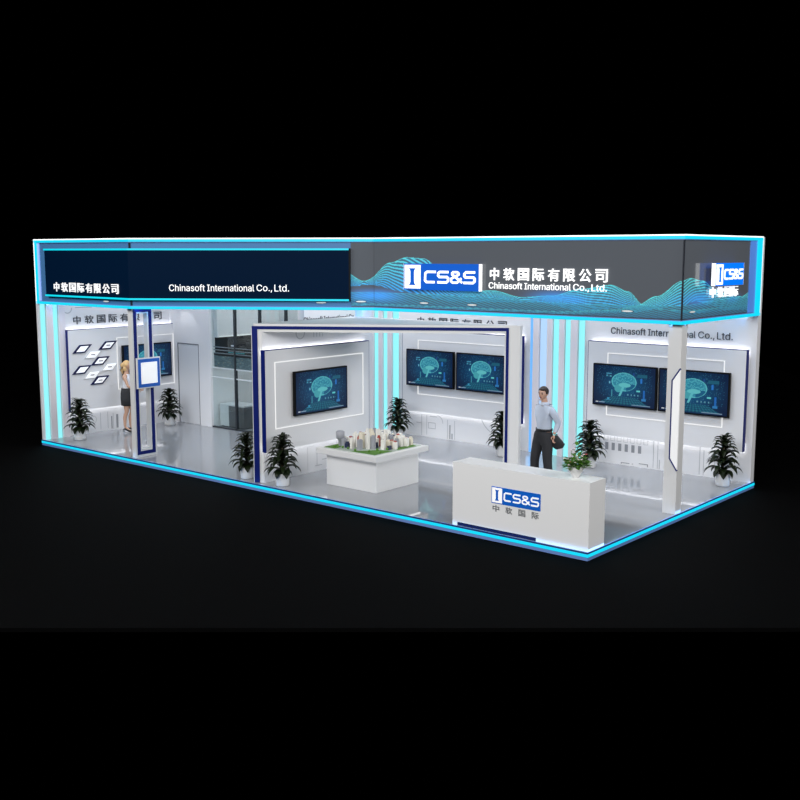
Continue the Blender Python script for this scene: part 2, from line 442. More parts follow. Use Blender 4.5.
it = [('r', 1.55, 1.565, .1, .45), ('r', 1.55, 1.8, .44, .455), ('r', 1.7, 1.85, .2, .215), ('r', 1.5, 1.7, .1, .115), ('r', 2.1, 2.11, .02, .5), ('c', 2.3, .3, .14, .015, 0, 6.28), ('r', 2.6, 2.61, .1, .5), ('r', 1.3, 1.31, .05, .5), ('c', 1.15, 2.70, .12, .02, 2.6, 6.8), ('c', 2.2, 2.72, .07, .07, 0, 6.28), ('r', 1.5, 1.515, 2.6, 2.76), ('r', 1.58, 1.595, 2.6, 2.7), ('r', 1.66, 1.675, 2.6, 2.8), ('r', 1.74, 1.755, 2.6, 2.66)]
motif(wp, it, fx(XP), M['print'])
it = [('r', 1.5, 1.515, .05, .45), ('r', 1.7, 1.715, .05, .45), ('r', 1.85, 1.865, .02, .4), ('c', 1.3, .3, .1, .012, 0, 6.28), ('r', 2.9, 2.915, .05, .5), ('r', 3.05, 3.065, .05, .5), ('r', 2.95, 3.2, .3, .315), ('c', .75, 2.93, .12, .025, 3.2, 6.4), ('r', .95, 1.4, 2.93, 2.95)]
motif(wl, it, fx(XL), M['print'])
motif(wl, [('r', 1.80, 1.83, .03, .33), ('r', 1.94, 2.0, .03, .36)], fx(XL), M['print_dark'])

# ------------------------------------------------------------------ fascia
def seg_frame(i):
    a = Vector(PL[i]); b = Vector(PL[i + 1]); dd = b - a
    return (a.x, a.y, 0), math.atan2(dd.y, dd.x), dd.length
fas = thing('fascia_board', 'long blue grey fascia board running round the booth top with cyan glowing edges', 'fascia', (-13.94, 0, H0))
def F(mb): bmesh.ops.translate(mb.bm, verts=mb.bm.verts, vec=(13.94, 0, -H0)); return mb
qs = band_quads(PL, 0.02, 0.14)
s1 = 4.45 / 4.9037
def lerp2(a, b, k): return a + (b - a) * k
q1 = qs[1]
q1a = [q1[0], lerp2(q1[0], q1[1], s1), lerp2(q1[3], q1[2], s1), q1[3]]
q1b = [lerp2(q1[0], q1[1], s1), q1[1], q1[2], lerp2(q1[3], q1[2], s1)]
for qq, mm in ((qs[0], 'fascia_blue'), (q1a, 'fascia_blue'), (q1b, 'fascia_grey'), (qs[2], 'fascia_grey'), (qs[3], 'fascia_grey')):
    F(MB().prism(qq, 1.255, 'z', 3.135)).build('panel', M[mm], fas)
F(band(MB(), PL, -0.01, 0.15, H0, 3.135)).build('bottom_rail', M['lip'], fas)
F(band(MB(), PL, -0.01, 0.15, 4.39, 4.45)).build('top_rail', M['lip'], fas)
F(band(MB(), PL, -0.022, -0.008, H0 + .002, 3.122)).build('light_strip', M['cyan'], fas)
F(band(MB(), PL, -0.022, -0.008, 4.402, 4.452)).build('light_strip', M['cyan'], fas)
F(band(MB(), PL, -0.024, 0.15, 4.454, 4.474)).build('top_cap', M['sign_white_lit'], fas)
# lit end posts
F(MB().box(-13.935, -13.905, -.022, .12, H0, 4.45)).build('end_cap', M['sign_white_lit'], fas)
F(MB().box(-13.905, -13.84, -.024, .12, H0 + .02, 4.43)).build('light_strip', M['cyan'], fas)
F(MB().box(-13.84, -13.77, 0.0, .12, 3.14, 4.40)).build('painted_glow', mat('pale_violet_glow', rgb(150, 175, 235), .4, em=rgb(140, 170, 235), es=.6), fas)  # soft glow beside the cyan strip, modelled as a glowing block
F(MB().box(-.14, .022, 5.90, 5.93, H0, 4.45)).build('end_cap', M['sign_white_lit'], fas)
F(MB().box(-.14, .024, 5.70, 5.90, H0 + .02, 4.43)).build('light_strip', M['cyan'], fas)
F(MB().box(-.14, .003, 5.42, 5.72, 3.14, 4.40)).build('painted_glow', mat('blue_end_glow', rgb(90, 140, 225), .4, em=rgb(80, 130, 215), es=.25), fas)  # bluish glow of the end strip, put in as a glowing block
sb = MB()
sb.box(-.012, .006, 2.742, 2.775, 3.135, 4.39)
F(MB().box(-10.492, -10.468, -0.006, .03, 3.135, 3.245)).build('seam', M['seam'], fas); F(MB().box(-10.492, -10.468, -.006, .03, 4.275, 4.39)).build('seam', M['seam'], fas)
F(sb).build('seam', M['seam'], fas)

# printed particle wave on the grey part of the fascia
def interp(xs, pts):
    px, py = zip(*pts); px = np.array(px); py = np.array(py)
    i = np.clip(np.searchsorted(px, xs) - 1, 0, len(px) - 2)
    k = np.clip((xs - px[i]) / (px[i + 1] - px[i]), 0, 1); k = k * k * (3 - 2 * k)
    return py[i] + (py[i + 1] - py[i]) * k
WT = [(-7.0, 3.82), (-6.62, 3.64), (-6.0, 4.0), (-5.6, 4.10), (-5.2, 4.08), (-4.5, 3.66), (-4.1, 3.50), (-3.6, 3.52), (-3.0, 3.42), (-2.4, 3.46), (-1.8, 3.59), (-1.25, 3.665), (-.95, 3.57), (-.66, 3.36), (-.3, 3.3), (.4, 3.28)]
WB = [(-7.0, 3.52), (-6.5, 3.56), (-5.6, 3.44), (-4.5, 3.30), (-3.3, 3.32), (-2.6, 3.34), (-1.8, 3.22), (-1.0, 3.30), (-.4, 3.30), (.4, 3.22)]
VT = [(-2.2, 3.20), (-1.2, 3.26), (-.8, 3.34), (-.45, 3.5), (0, 3.755), (.3, 3.79), (.75, 3.74), (1.3, 3.58), (1.9, 3.45), (2.4, 3.44), (2.8, 3.52), (3.2, 3.66)]
VB = [(-2.2, 3.16), (-1.0, 3.22), (0, 3.36), (.5, 3.42), (1.0, 3.34), (1.8, 3.22), (2.6, 3.2), (3.2, 3.22)]
def wave_col(X, Z):
    t = (Z - 3.15) / 1.24
    base = L3(84, 88, 94)[None] * (1.0 + 0 * t[:, None]) 
    low = L3(58, 100, 130)
    k = np.clip((3.42 - Z) / .25, 0, 1)[:, None]
    base = base * (1 - k * .55) + low[None] * k * .55
    out = base.copy()
    def ribbon(T, B, n, c0, c1, fillc, fill, ph):
        nonlocal out
        top = interp(X, T); bot = interp(X, B)
        inside = (Z < np.maximum(top, bot)) & (Z > np.minimum(top, bot))
        s = (Z - bot) / np.where(np.abs(top - bot) < 1e-3, 1e-3, top - bot)
        f = np.where(inside, fill, 0)[:, None]
        out = out * (1 - f) + fillc[None] * f
        ln = np.abs(((s * n + X * ph) % 1.0) - .5) < .24
        m = (inside & ln).astype(float)[:, None] * .85
        col = c0[None] * (1 - s[:, None].clip(0, 1)) + c1[None] * s[:, None].clip(0, 1)
        out = out * (1 - m) + col * m
        edge = np.abs(Z - top) < .008
        out[edge & inside] = c1 * 1.05
    ribbon(WT, WB, 9, L3(70, 172, 245), L3(96, 218, 226), L3(60, 118, 150), .5, 5.0)
    ribbon(VT, VB, 8, L3(80, 190, 240), L3(100, 226, 228), L3(60, 126, 150), .5, -4.0)
    ribbon([(-7, 3.42), (-5, 3.42), (-4, 3.40), (-2, 3.34), (3.2, 3.42)], [(-7, 3.16), (3.2, 3.16)], 6, L3(66, 120, 150), L3(76, 165, 185), L3(64, 98, 118), .5, 6.0)
    for cx, cz, sx, sz, a in ((-6.35, 3.36, .55, .10, .8), (-2.3, 3.44, .45, .09, .65), (-1.9, 3.40, .25, .07, .4), (.6, 3.45, .5, .1, .6), (2.0, 3.42, .3, .08, .35)):
        gs = a * np.exp(-((X - cx) / sx) ** 2 - ((Z - cz) / sz) ** 2)[:, None]
        out = out * (1 - gs) + L3(76, 160, 250)[None] * gs
    return out
A3 = Vector(PL[1]); B3 = Vector(PL[2])
def pr_seg(name, a, b, x_a, x_b, nu):
    """printed sheet along plan line a->b ; x_a..x_b is the running length used by the pattern"""
    a = Vector(a); b = Vector(b); d = (b - a).normalized(); n = Vector((d.y, -d.x))
    def P(u, v):
        p = a + (b - a) * u + n * -0.012
        return (p.x + 13.94, p.y, 3.152 + v * 1.236 - H0)
    return grid_print(name, nu, 150, P, lambda u, v: wave_col(x_a + (x_b - x_a) * u, 3.152 + v * 1.236), M['print_fascia'], fas)
pr_seg('printed_graphic', A3 + (B3 - A3) * s1, B3, -6.42 - .45, -6.42, 60)
pr_seg('printed_graphic', PL[2], (-.014, 2.75), -6.42, -.014, 700)
pr_seg('printed_graphic', (0, 2.775), (0, 5.42), 0.02, 2.67, 300)

# small oval lamps along the foot of the fascia
def oval(name, loc, rz, label):
    r = thing(name, label, 'lamp', loc, rz, 'oval lamps along the fascia foot')
    pts = [(.10 * math.cos(2 * PI * k / 20), .014 * math.sin(2 * PI * k / 20)) for k in range(20)]
    MB().prism(pts, .012, 'y', -.012).build('lamp_face', M['lamp_face'], r)
    MB().prism([(p[0] * 1.12, p[1] * 1.3) for p in pts], .008, 'y', -.006).build('bezel', M['fascia_grey'], r)
    return r
(_, r2, l2_) = seg_frame(1); dv = (B3 - A3).normalized(); nv_ = Vector((dv.y, -dv.x))
def s2(s, off): p = A3 + dv * s + nv_ * off; return p
oval('oval_lamp', (-11.33, .012, 3.195), 0, 'oval lamp under the white Chinese name on the dark screen')
p = s2(3.86, -.012); oval('oval_lamp', (p.x, p.y, 3.215), r2, 'oval lamp under the dark screen just before its inner end')
p = s2(4.65, -.008); oval('oval_lamp', (p.x, p.y, 3.24), r2, 'oval lamp on the grey corner just past the end of the dark screen')
oval('oval_lamp', (-5.16, 2.758, 3.25), 0, 'oval lamp under the white tile of the long front logo board')
oval('oval_lamp', (-4.05, 2.758, 3.25), 0, 'oval lamp under the last letters of the front logo board')
oval('oval_lamp', (-.94, 2.758, 3.25), 0, 'oval lamp at the foot of the bare grey fascia, near the dark corner seam')
oval('oval_lamp', (-.008, 3.14, 3.254), PI / 2, 'oval lamp on the short end fascia, before its small logo board')

# wide dark screen wrapped round the bend
SCP = [(-13.47, 0.0), (-10.48, 0.0), tuple(A3 + dv * 4.42)]
scr = thing('led_screen', 'long dark navy screen bent round the fascia with cyan lines above and below', 'screen', (-13.53, 0, 3.25))
def S_(mb): bmesh.ops.translate(mb.bm, verts=mb.bm.verts, vec=(13.53, 0, -3.25)); return mb
S_(band(MB(), SCP, -.05, .018, 3.25, 4.27)).build('display', M['screen_navy'], scr)
S_(band(MB(), SCP, -.075, -.05, 3.25, 3.285)).build('light_line', M['cyan_line'], scr)
S_(band(MB(), SCP, -.075, -.05, 4.235, 4.27)).build('light_line', M['cyan_line'], scr)
pe = A3 + dv * 4.42
eb = MB(); eq = [pe + nv_ * .055, pe + nv_ * .055 + dv * .03, pe - nv_ * .018 + dv * .03, pe - nv_ * .018]
eb.prism(eq, 1.02, 'z', 3.25); S_(eb).build('side_bezel', M['bezel'], scr)
r = thing('company_name_letters', 'raised white Chinese company name on the dark screen', 'lettering', (-13.28, -.05, 3.36))
cjk_row(CN8, 0.13, 2.48, 0, .195, .02, M['char_white'], r, .006, .78)
p = s2(.815, .05)
r = thing('company_name_letters', 'white English company name on the dark screen', 'lettering', (p.x, p.y, 3.43), r2)
latin_row(EN, 0, 2.42, 0, .135, .012, M['char_white'], r, 0.0)
# front signs
r = thing('logo_board', 'long blue logo board with white tile on the front fascia', 'sign', (-5.67, 2.75, 3.5))
logo(r, 0.085, 1.83, 0, .485, -.09, .10, M['logo_blue_lit'], M['sign_white_lit'], M['sign_white_lit'])
r = thing('company_name_letters', 'raised white Chinese company name beside the front logo board', 'lettering', (-3.69, 2.75, 3.70))
cjk_row(CN8, 0.02, 2.38, 0.005, .222, .02, M['sign_white_lit'], r, .012, .74)
r = thing('company_name_letters', 'raised white English company name under the Chinese name on the front', 'lettering', (-3.69, 2.75, 3.555))
latin_row(EN, 0.01, 2.37, 0, .115, .012, M['sign_white_lit'], r, 0.0)
r = thing('logo_board', 'small thick blue logo board on the short end fascia', 'sign', (0, 3.78, 3.655), PI / 2)
logo(r, -.17, .97, 0, .365, -.16, .07, M['logo_blue_bright'], M['sign_white_lit'], M['sign_white_lit'])
MB().box(0, .8, -.09, -.0, .08, .28).build('standoff_box', M['fascia_grey'], r)
r = thing('company_name_letters', 'four thick white Chinese letters under the small end logo board', 'lettering', (0, 3.80, 3.455), PI / 2)
cjk_row(CN4, -.06, 1.08, 0, .175, .03, M['sign_white_lit'], r, .0, .78)

# ------------------------------------------------------------------ pillars and portal
pil = thing('display_pillar', 'tall white pillar with a blue edged slot on its side, at the platform edge', 'pillar', (-10.75, .1, 0))
HP = 3.08
MB().box(0, .13, 0, .14, 0, HP).build('post', M['white'], pil)
MB().box(0, .13, .38, .52, 0, HP).build('post', M['white'], pil)
MB().box(0, .13, .14, .38, 0, .17).box(0, .13, .14, .38, HP - .12, HP).build('cross_piece', M['white'], pil)
fr = MB()
fr.box(.13, .138, .035, .11, .05, HP - .02); fr.box(.13, .138, .41, .485, .05, HP - .02)
fr.box(.13, .138, .11, .41, .05, .12); fr.box(.13, .138, .11, .41, HP - .09, HP - .02)
fr.build('blue_frame', M['blue'], pil)
qr = thing('sign_board', 'square white notice board with a bright blue border on the slotted pillar', 'sign', (-10.605, .20, 1.455), PI / 2)
MB().box(-.05, .53, -.045, -.005, -.03, .60).build('board', M['white'], qr)
b = MB(); b.box(-.025, .505, -.053, -.045, -.005, .575); b.build('blue_border', mat('bright_blue', rgb(16, 92, 190), .4), qr)
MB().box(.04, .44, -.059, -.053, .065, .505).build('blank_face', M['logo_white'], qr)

cpil = thing('corner_pillar', 'plain square white pillar under the fascia corner with a six sided plate', 'pillar', (-.25, 2.84, 0))
MB().box(0, .225, 0, .2, 0, 3.09).build('post', M['white'], cpil)
hx = [(.232, 2.36), (.11, 2.17), (.11, .92), (.232, .73)]
MB().prism([(a + .004, b) for a, b in hx], .03, 'y', -.03).build('plate', mat('plate_white', rgb(250, 250, 250), .35, em=(1, 1, 1, 1), es=.12), cpil)
bl = MB(); bl.stroke([(.236, 2.37), (.105, 2.175), (.105, .915), (.236, .72)], .022, -.034, .03); bl.build('blue_edge', M['blue'], cpil)

por = thing('portal_arch', 'big white doorway frame with blue line, roofed by a wedge slab', 'arch', (-6.97, .12, 0))
def T_(mb): bmesh.ops.translate(mb.bm, verts=mb.bm.verts, vec=(6.97, -.12, 0)); return mb
PA, PB = Vector((-6.97, .12)), Vector((-3.10, 2.70)); pd = (PB - PA).normalized(); pn = Vector((pd.y, -pd.x))
ZT = 2.87
T_(MB().prism([PA, PB, (-3.01, 2.765), (-3.01, 2.84), (-6.84, 2.88), (-7.05, 2.86), (-7.05, .16)], .085, 'z', 2.835)).build('roof_slab', M['white'], por)
def strip(s0, s1_, z0, z1, off=.012):
    a = PA + pd * s0; c = PA + pd * s1_
    return [a + pn * off, c + pn * off, c, a], z0, z1
for s0, s1_, z0, z1 in ((-.05, .05, 0, ZT + .01), (4.515, 4.565, 0, ZT + .01), (.05, 4.515, ZT - .045, ZT + .01)):
    qd, a, c = strip(s0, s1_, z0, z1)
    T_(MB().prism(qd, c - a, 'z', a)).build('blue_line', M['blue'], por)
# posts
T_(MB().prism([(-7.035, .095), (-6.99, .112), (-6.925, .155), (-6.86, .19), (-7.05, .19)], 2.835, 'z', 0)).build('post', M['white'], por)
c0 = PA + pd * 4.49; c1 = PA + pd * 4.57
T_(MB().prism([(c0.x, c0.y), (c1.x, c1.y), (-3.01, 2.76), (-3.01, 2.83), (-3.28, 2.82)], 2.835, 'z', 0)).build('post', M['white'], por)
hd = MB(); a = PA + pd * .05; c = PA + pd * 4.5
hd.prism([a, c, c - pn * .1, a - pn * .1], .06, 'z', 2.775); T_(hd).build('header', M['white'], por)

# ------------------------------------------------------------------ wall panels
def wall_panel(label, loc, rz, w, lines, depth=.13, blue_ends=(True, True)):
    """raised panel in local frame: x along the wall, -y out, z up ; lines = (x0,x1,z0,z1) rectangle of light"""
    r = thing('wall_panel', label, 'wall panel', loc, rz)
    z0, z1 = .58, 2.45
    bd = MB(); bd.box(0.012, w - .012, -depth, -.055, z0, z1 - .012); bd.build('board', M['panel'], r); MB().box(.1, w - .1, -.055, 0, z0 + .08, z1 - .09).build('back_frame', M['panel'], r)
    b = MB(); b.box(0, .012, -depth + .004, -.03, z0, z1); b.box(w - .012, w, -depth + .004, -.03, z0, z1); b.box(.012, w - .012, -depth + .004, -.055, z1 - .012, z1)
    b.build('blue_edge', M['blue'], r)
    MB().box(.03, w - .03, -.05, -.01, z1 - .07, z1 - .05).build('cove_light', M['cove_light'], r)
    MB().box(.03, w - .03, -.05, -.01, z0 + .035, z0 + .055).build('cove_light', M['cove_light'], r)
    a, c, e, f = lines; t = .0145
    lb = MB(); y0, y1 = -depth - .012, -depth
    lb.box(a, c, y0, y1, e, e + t); lb.box(a, c, y0, y1, f - t, f); lb.box(a, a + t, y0, y1, e + t, f - t); lb.box(c - t, c, y0, y1, e + t, f - t)
    lb.build('light_frame', M['white_light'], r)
    return r
# back wall: the two panels sit on y = 5.9
P5 = 5.9 - .13
def bx(u, z, y1): return on_depth(u, z, 'y', 5.9, y1)
u0, _ = bx(-8.33, 1, P5); u1 = -4.95
wall_panel('raised white wall panel behind the two screens seen through the portal', (u0, YB, 0), 0, u1 - u0, (bx(-7.86, 1, P5)[0] - u0, bx(-5.28, 1, P5)[0] - u0, .985, 2.23))
u2, u3 = bx(-3.45, 1, P5)[0], -.12
wall_panel('raised white wall panel behind the corner pillar, on the back wall', (u2, YB, 0), 0, u3 - u2, (bx(-3.0, 1, P5)[0] - u2, bx(-.58, 1, P5)[0] - u2, .985, 2.23))
def pxx(u, z, x1, x0=XP): return on_depth(u, z, 'x', x0, x1)
v0 = pxx(.19, 1, XP + .12)[0] ; v1 = pxx(3.08, 1, XP + .12)[0]
v0 = .12
wall_panel('raised white wall panel with one screen on the partition behind the city model', (XP, v0, 0), PI / 2, v1 - v0, (pxx(.48, 1, XP + .13)[0] - v0, pxx(2.9, 1, XP + .13)[0] - v0, .985, 2.22))
wall_panel('raised white wall panel with slanted plaques at the far end of the booth', (XL, .64, 0), PI / 2, 3.04, (1.30, 2.96, .965, 2.2))

# ------------------------------------------------------------------ televisions
def tv_col(u, v):
    rng = np.random.RandomState(5)
    x = (u - .5) * 1.68; y = v - .5
    d = np.exp(-((x) / .58) ** 2 - ((y - .02) / .40) ** 2)
    c = L3(4, 20, 54)[None] * (1 - d[:, None]) + L3(20, 82, 124)[None] * d[:, None]
    n = rng.rand(len(u)); c = c * (.86 + .28 * n[:, None])
    sp = (rng.rand(len(u)) > .972) & (np.abs(x) < .75) & (y > -.3); c[sp] = L3(60, 130, 160)
    # floor fan
    fl = (y < -.27) & (y > -.47) & (np.abs(x) < .33 + (-.27 - y) * 1.9) & (np.sin(y * 130) > -.75)
    ln = (np.sin(x / (.35 + (-.27 - y) * 1.4) * 40) > .2)
    c[fl] = np.where(ln[fl][:, None], L3(34, 108, 126)[None], L3(22, 78, 108)[None])
    # brain
    br = ((x + .0) / .33) ** 2 + ((y - .11) / .225) ** 2 < 1
    wig = np.sin(x * 55 + 6 * np.sin(y * 24)) * np.sin(y * 50 + 5 * np.sin(x * 21))
    c[br] = L3(46, 132, 158)
    c[br & (wig > .25)] = L3(84, 178, 192)
    rim = (np.abs(((x + .0) / .33) ** 2 + ((y - .11) / .225) ** 2 - 1) < .08); c[rim] = L3(90, 186, 196)
    cut = ((x - .22) / .16) ** 2 + ((y + .06) / .13) ** 2 < 1; c[cut & br] = L3(26, 92, 130)
    cer = ((x + .14) / .12) ** 2 + ((y + .06) / .10) ** 2 < 1; c[cer] = L3(70, 160, 172)
    lim = ((x - .02) / .17) ** 2 + ((y - .03) / .055) ** 2 < 1; c[lim] = L3(96, 190, 196)
    stemm = (np.abs(x + .0 + (.02 - y) * .42) < .028 + .02 * (y + .26)) & (y < .02) & (y > -.26); c[stemm] = L3(92, 186, 196)
    # little read-outs
    def rect(a, b, e, f, col):
        m = (x > a) & (x < b) & (y > e) & (y < f); c[m] = col
    rect(-.5, -.34, .29, .32, L3(66, 140, 170)); rect(-.5, -.44, .22, .27, L3(66, 140, 170)); rect(-.4, -.35, .22, .25, L3(100, 190, 210))
    rect(.36, .62, .24, .33, L3(28, 92, 116)); rect(.44, .49, .1, .22, L3(40, 116, 200)); rect(.24, .28, .27, .36, L3(30, 70, 130))
    rect(.52, .58, -.28, -.06, L3(30, 100, 180)); rect(.48, .6, -.33, -.27, L3(46, 120, 180)); rect(.34, .44, -.12, -.08, L3(96, 200, 205))
    for k in range(4): rect(.10 + k * .09, .135 + k * .09, -.22, -.18, L3(90, 150, 170))
    rect(-.34, -.31, -.28, -.1, L3(60, 140, 160)); rect(-.46, -.40, -.36, -.31, L3(60, 150, 190)); rect(-.5, -.34, -.38, -.36, L3(60, 150, 190)); rect(-.42, -.38, .05, .1, L3(100, 170, 200))
    rect(-.78, -.70, -.46, -.435, L3(225, 230, 240)); rect(-.69, -.52, -.457, -.438, L3(140, 160, 190)); rect(.22, .72, -.462, -.447, L3(120, 150, 175))
    return c
def make_tv():
    r = thing('tv_screen', 'tv', 'television')
    MB().box(-.7, .7, -.06, 0, -.415, .415, .006).build('casing', M['bezel'], r)
    grid_print('picture', 168, 100, lambda u, v: (-.672 + u * 1.344, -.062, -.388 + v * .776), tv_col, M['tv'], r)
    MB().box(-.3, .3, 0, .035, -.2, .2).build('wall_mount', M['bezel'], r)
    return r
tv0 = make_tv(); first = [True]
def place_tv(loc, rz, label, w=1.4, grp='television screens on the wall panels'):
    sc = (w / 1.4, 1, 1)
    if first[0]:
        first[0] = False; o = tv0; o.location = loc; o.rotation_euler = (0, 0, rz); o['label'] = label; o['group'] = grp; o.scale = sc
    else: o = dup(tv0, loc, rz, label, grp, sc)
    return o
YT = 5.9 - .13 - .035
def tvb(a, b, label, w=None):
    p0 = bx(a, 1.585, YT - .06); p1 = bx(b, 1.585, YT - .06)
    place_tv(((p0[0] + p1[0]) / 2, YT, 1.605), 0, label, p1[0] - p0[0])
tvb(-8.21, -6.84, 'television nearer the inner corner, first of the pair through the portal')
tvb(-6.77, -5.40, 'television cut by the portal post, second of the pair through the portal')
tvb(-3.32, -1.93, 'television behind the man, left of the pair on the end back wall')
tvb(-1.89, -.47, 'television partly behind the corner pillar')
a = pxx(.99, 1.58, XP + .225)[0]; c = pxx(2.44, 1.58, XP + .225)[0]
place_tv((XP + .165, (a + c) / 2, 1.6), PI / 2, 'single television on the partition above the city model', c - a)
place_tv((XL + .165, 2.75, 1.595), PI / 2, 'television behind the woman and the slotted pillar', 1.42)

# ------------------------------------------------------------------ slanted plaques on the far panel
def plaque(u, z, big, label):
    r = thing('plaque', label, 'plaque', (XL + .13, u - .03, z), PI / 2)
    w, h, sk = (.32, .185, .19) if big else (.29, .155, .15)
    def para(k, e=0): return [(-w / 2 * k - sk / 2 * k, -h / 2 * k), (w / 2 * k - sk / 2 * k, -h / 2 * k), (w / 2 * k + sk / 2 * k, h / 2 * k), (-w / 2 * k + sk / 2 * k, h / 2 * k)]
    if big:
        MB().prism(para(1.0), .028, 'y', -.028).build('frame', M['navy'], r)
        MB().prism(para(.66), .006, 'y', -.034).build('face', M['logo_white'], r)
        yy = -.034
    else:
        MB().prism(para(1.0), .028, 'y', -.028).build('frame', M['cab_light'], r)
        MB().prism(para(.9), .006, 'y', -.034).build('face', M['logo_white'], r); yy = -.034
    return r, yy
spots = [(1.03, 2.0, 1, 0, 'blue framed blank slanted plaque at the top, nearest the cyan wall strips'), (1.72, 2.04, 1, 1, 'blue framed slanted plaque at the top, nearest the television'),
         (1.30, 1.85, 0, 1, 'pale slanted plaque between the two top blue plaques'), (1.50, 1.69, 1, 1, 'blue framed slanted plaque in the middle of the cluster'),
         (1.00, 1.52, 1, 0, 'blue framed blank slanted plaque in the lower row beside the strips'), (1.74, 1.53, 0, 1, 'pale slanted plaque nearest the light frame'),
         (1.26, 1.38, 0, 1, 'pale slanted plaque low in the cluster, above the lowest blue one'), (1.47, 1.24, 1, 1, 'blue framed slanted plaque at the very bottom of the cluster')]
for u, z, big, cap, lb in spots:
    r, yy = plaque(u, z, big, lb)
    r['group'] = 'slanted plaques on the far panel'
    if cap: MB().box(-.055, .055, yy - .004, yy, -.014, .014).build('caption', M['b_grey'], r)

# ------------------------------------------------------------------ wall lettering
r = thing('wall_letters', 'dark grey Chinese company name above the plaque panel', 'lettering', (XL, .87, 2.56), PI / 2)
cjk_row(CN8, 0, 2.49, 0, .19, .012, M['grey_text'], r, .008, .72)
r = thing('wall_letters', 'dark grey Chinese company name above the pair of screens behind the portal', 'lettering', (-7.89, YB, 2.55))
cjk_row(CN8, 0, 2.47, 0, .19, .012, M['grey_text'], r, .008, .72)
r = thing('wall_letters', 'dark grey English company name above the screens behind the corner pillar', 'lettering', (-2.94, YB, 2.60))
latin_row(EN, 0, 2.49, 0, .135, .012, M['grey_text'], r)
r = thing('wall_letters', 'dark grey English company name just above the portal roof, mostly hidden by it', 'lettering', (-9.33, 3.70, 2.64), PI / 2)
latin_row(EN, 0, 2.0, 0, .135, .012, M['grey_text'], r)

# ------------------------------------------------------------------ vertical wall lights and the slats between
def vstrip(label, loc, rz, w, m='strip', grp=None, z1=4.3):
    r = thing('wall_light_strip', label, 'light strip', loc, rz, grp)
    MB().box(0, w, -.03, -.004, .0, z1).build('diffuser', M[m], r)
    MB().box(-.012, w + .012, -.012, 0, .0, z1).build('channel', M['slat'], r)
    return r
G1 = 'light strips at the open end of the far wall'
vstrip('wide aqua light strip at the very edge of the far wall', (XL, .055, 0), PI / 2, .11, grp=G1)
vstrip('narrower aqua light strip beside the plaque panel', (XL, .365, 0), PI / 2, .10, grp=G1)
sl = MB(); sl.box(XL, XL + .05, .185, .345, 0, 4.3); sl.build('slat', M['slat'], wl)
MB().box(XL, XL + .05, .485, .655, 0, 4.3).build('slat', M['slat'], wl)
G2 = 'light strips in the inner corner of the back wall'
for a, b, lb, mm in ((-9.37, -9.32, 'thin aqua light strip at the partition edge, by the inner corner', 'strip'), (-9.15, -9.04, 'second aqua light strip from the partition edge', 'strip'), (-8.87, -8.76, 'third aqua light strip from the partition edge', 'strip'), (-8.58, -8.42, 'wide aqua light strip touching the panel with the pair of screens', 'strip')):
    vstrip(lb, (a, YB, 0), 0, b - a, mm, G2)
for a, b in ((-9.30, -9.17), (-9.02, -8.89), (-8.74, -8.60)): MB().box(a, b, YB - .05, YB, 0, 4.3).build('slat', M['slat'], wbr)
G3 = 'light strips on the back wall behind the man'
for a, b, lb, mm in ((-4.805, -4.75, 'blue light strip just past the portal, first behind the man', 'strip_blue'), (-4.56, -4.41, 'pale blue light strip right above the head of the man', 'strip_pale'), (-4.24, -4.12, 'aqua light strip behind the bent arm of the man', 'strip'), (-3.955, -3.85, 'aqua light strip between the man and the flower bowl', 'strip'), (-3.645, -3.52, 'wide blue edged aqua strip touching the end panel', 'strip')):
    vstrip(lb, (a, YB, 0), 0, b - a, mm, G3)
for a, b in ((-4.73, -4.58), (-4.39, -4.26), (-4.10, -3.975), (-3.83, -3.665)): MB().box(a, b, YB - .05, YB, 0, 4.3).build('slat', M['slat'], wbr)

# ------------------------------------------------------------------ reception desk
dk = thing('reception_desk', 'long plain white reception desk with a blue logo at the platform corner', 'desk', (-2.41, .04, 0))
DW, DD, DH = 2.40, .45, .995
b = MB(); b.prism([(0, 0), (.09, 0), (.09, .055), (1.53, .055), (1.53, 0), (DW, 0), (DW, DH), (0, DH)], .1, 'y', 0); b.box(0, DW, .1, DD, 0, DH); b.build('body', M['desk'], dk)
MB().box(0.092, 1.528, .012, .03, 0.002, .053).build('toe_kick', M['navy'], dk)
lg = MB().box(.735, 1.60, -.006, .001, .462, .717).build('logo_plate', M['logo_blue'], dk)
lw0, lz0 = .75, .462
tl = MB().box(.747, .928, -.009, -.006, .475, .703).build('white_tile', M['logo_white'], lg)
pts = [(hw, zz) for zz, hw in ((.14, .2), (.16, .2), (.22, .13), (.3, .11), (.7, .11), (.78, .13), (.84, .2), (.86, .2))]
cxx = .8375; hh = .228; ww = .181
pp = [(cxx + a * ww, .475 + b_ * hh) for a, b_ in pts] + [(cxx - a * ww, .475 + b_ * hh) for a, b_ in reversed(pts)]
MB().prism(pp, .003, 'y', -.012).build('letter', M['logo_blue'], lg)
def dlogo(pl, i, sk=.04, th=.024):
    cell = .158; x0 = .97; z0 = .53; hgt = .115
    q_ = [(x0 + i * cell + (px * .78 + (pz - .5) * sk) * cell, z0 + pz * hgt) for px, pz in pl]
    MB().stroke(q_, th, -.0105, .0045).build('letter', M['logo_white'], lg)
S_l = [(1, 1), (.16, 1), (.02, .86), (.02, .64), (.14, .52), (.88, .52), (1, .4), (1, .14), (.86, 0), (-.02, 0)]
C_l = [(1.02, 1), (.16, 1), (.0, .84), (.0, .16), (.16, 0), (.96, 0)]
A_l = [(1.08, 0), (.12, .78), (.12, .9), (.24, 1), (.62, 1), (.74, .9), (.74, .76), (.02, .36), (.02, .14), (.16, 0), (.6, 0), (1.0, .42)]
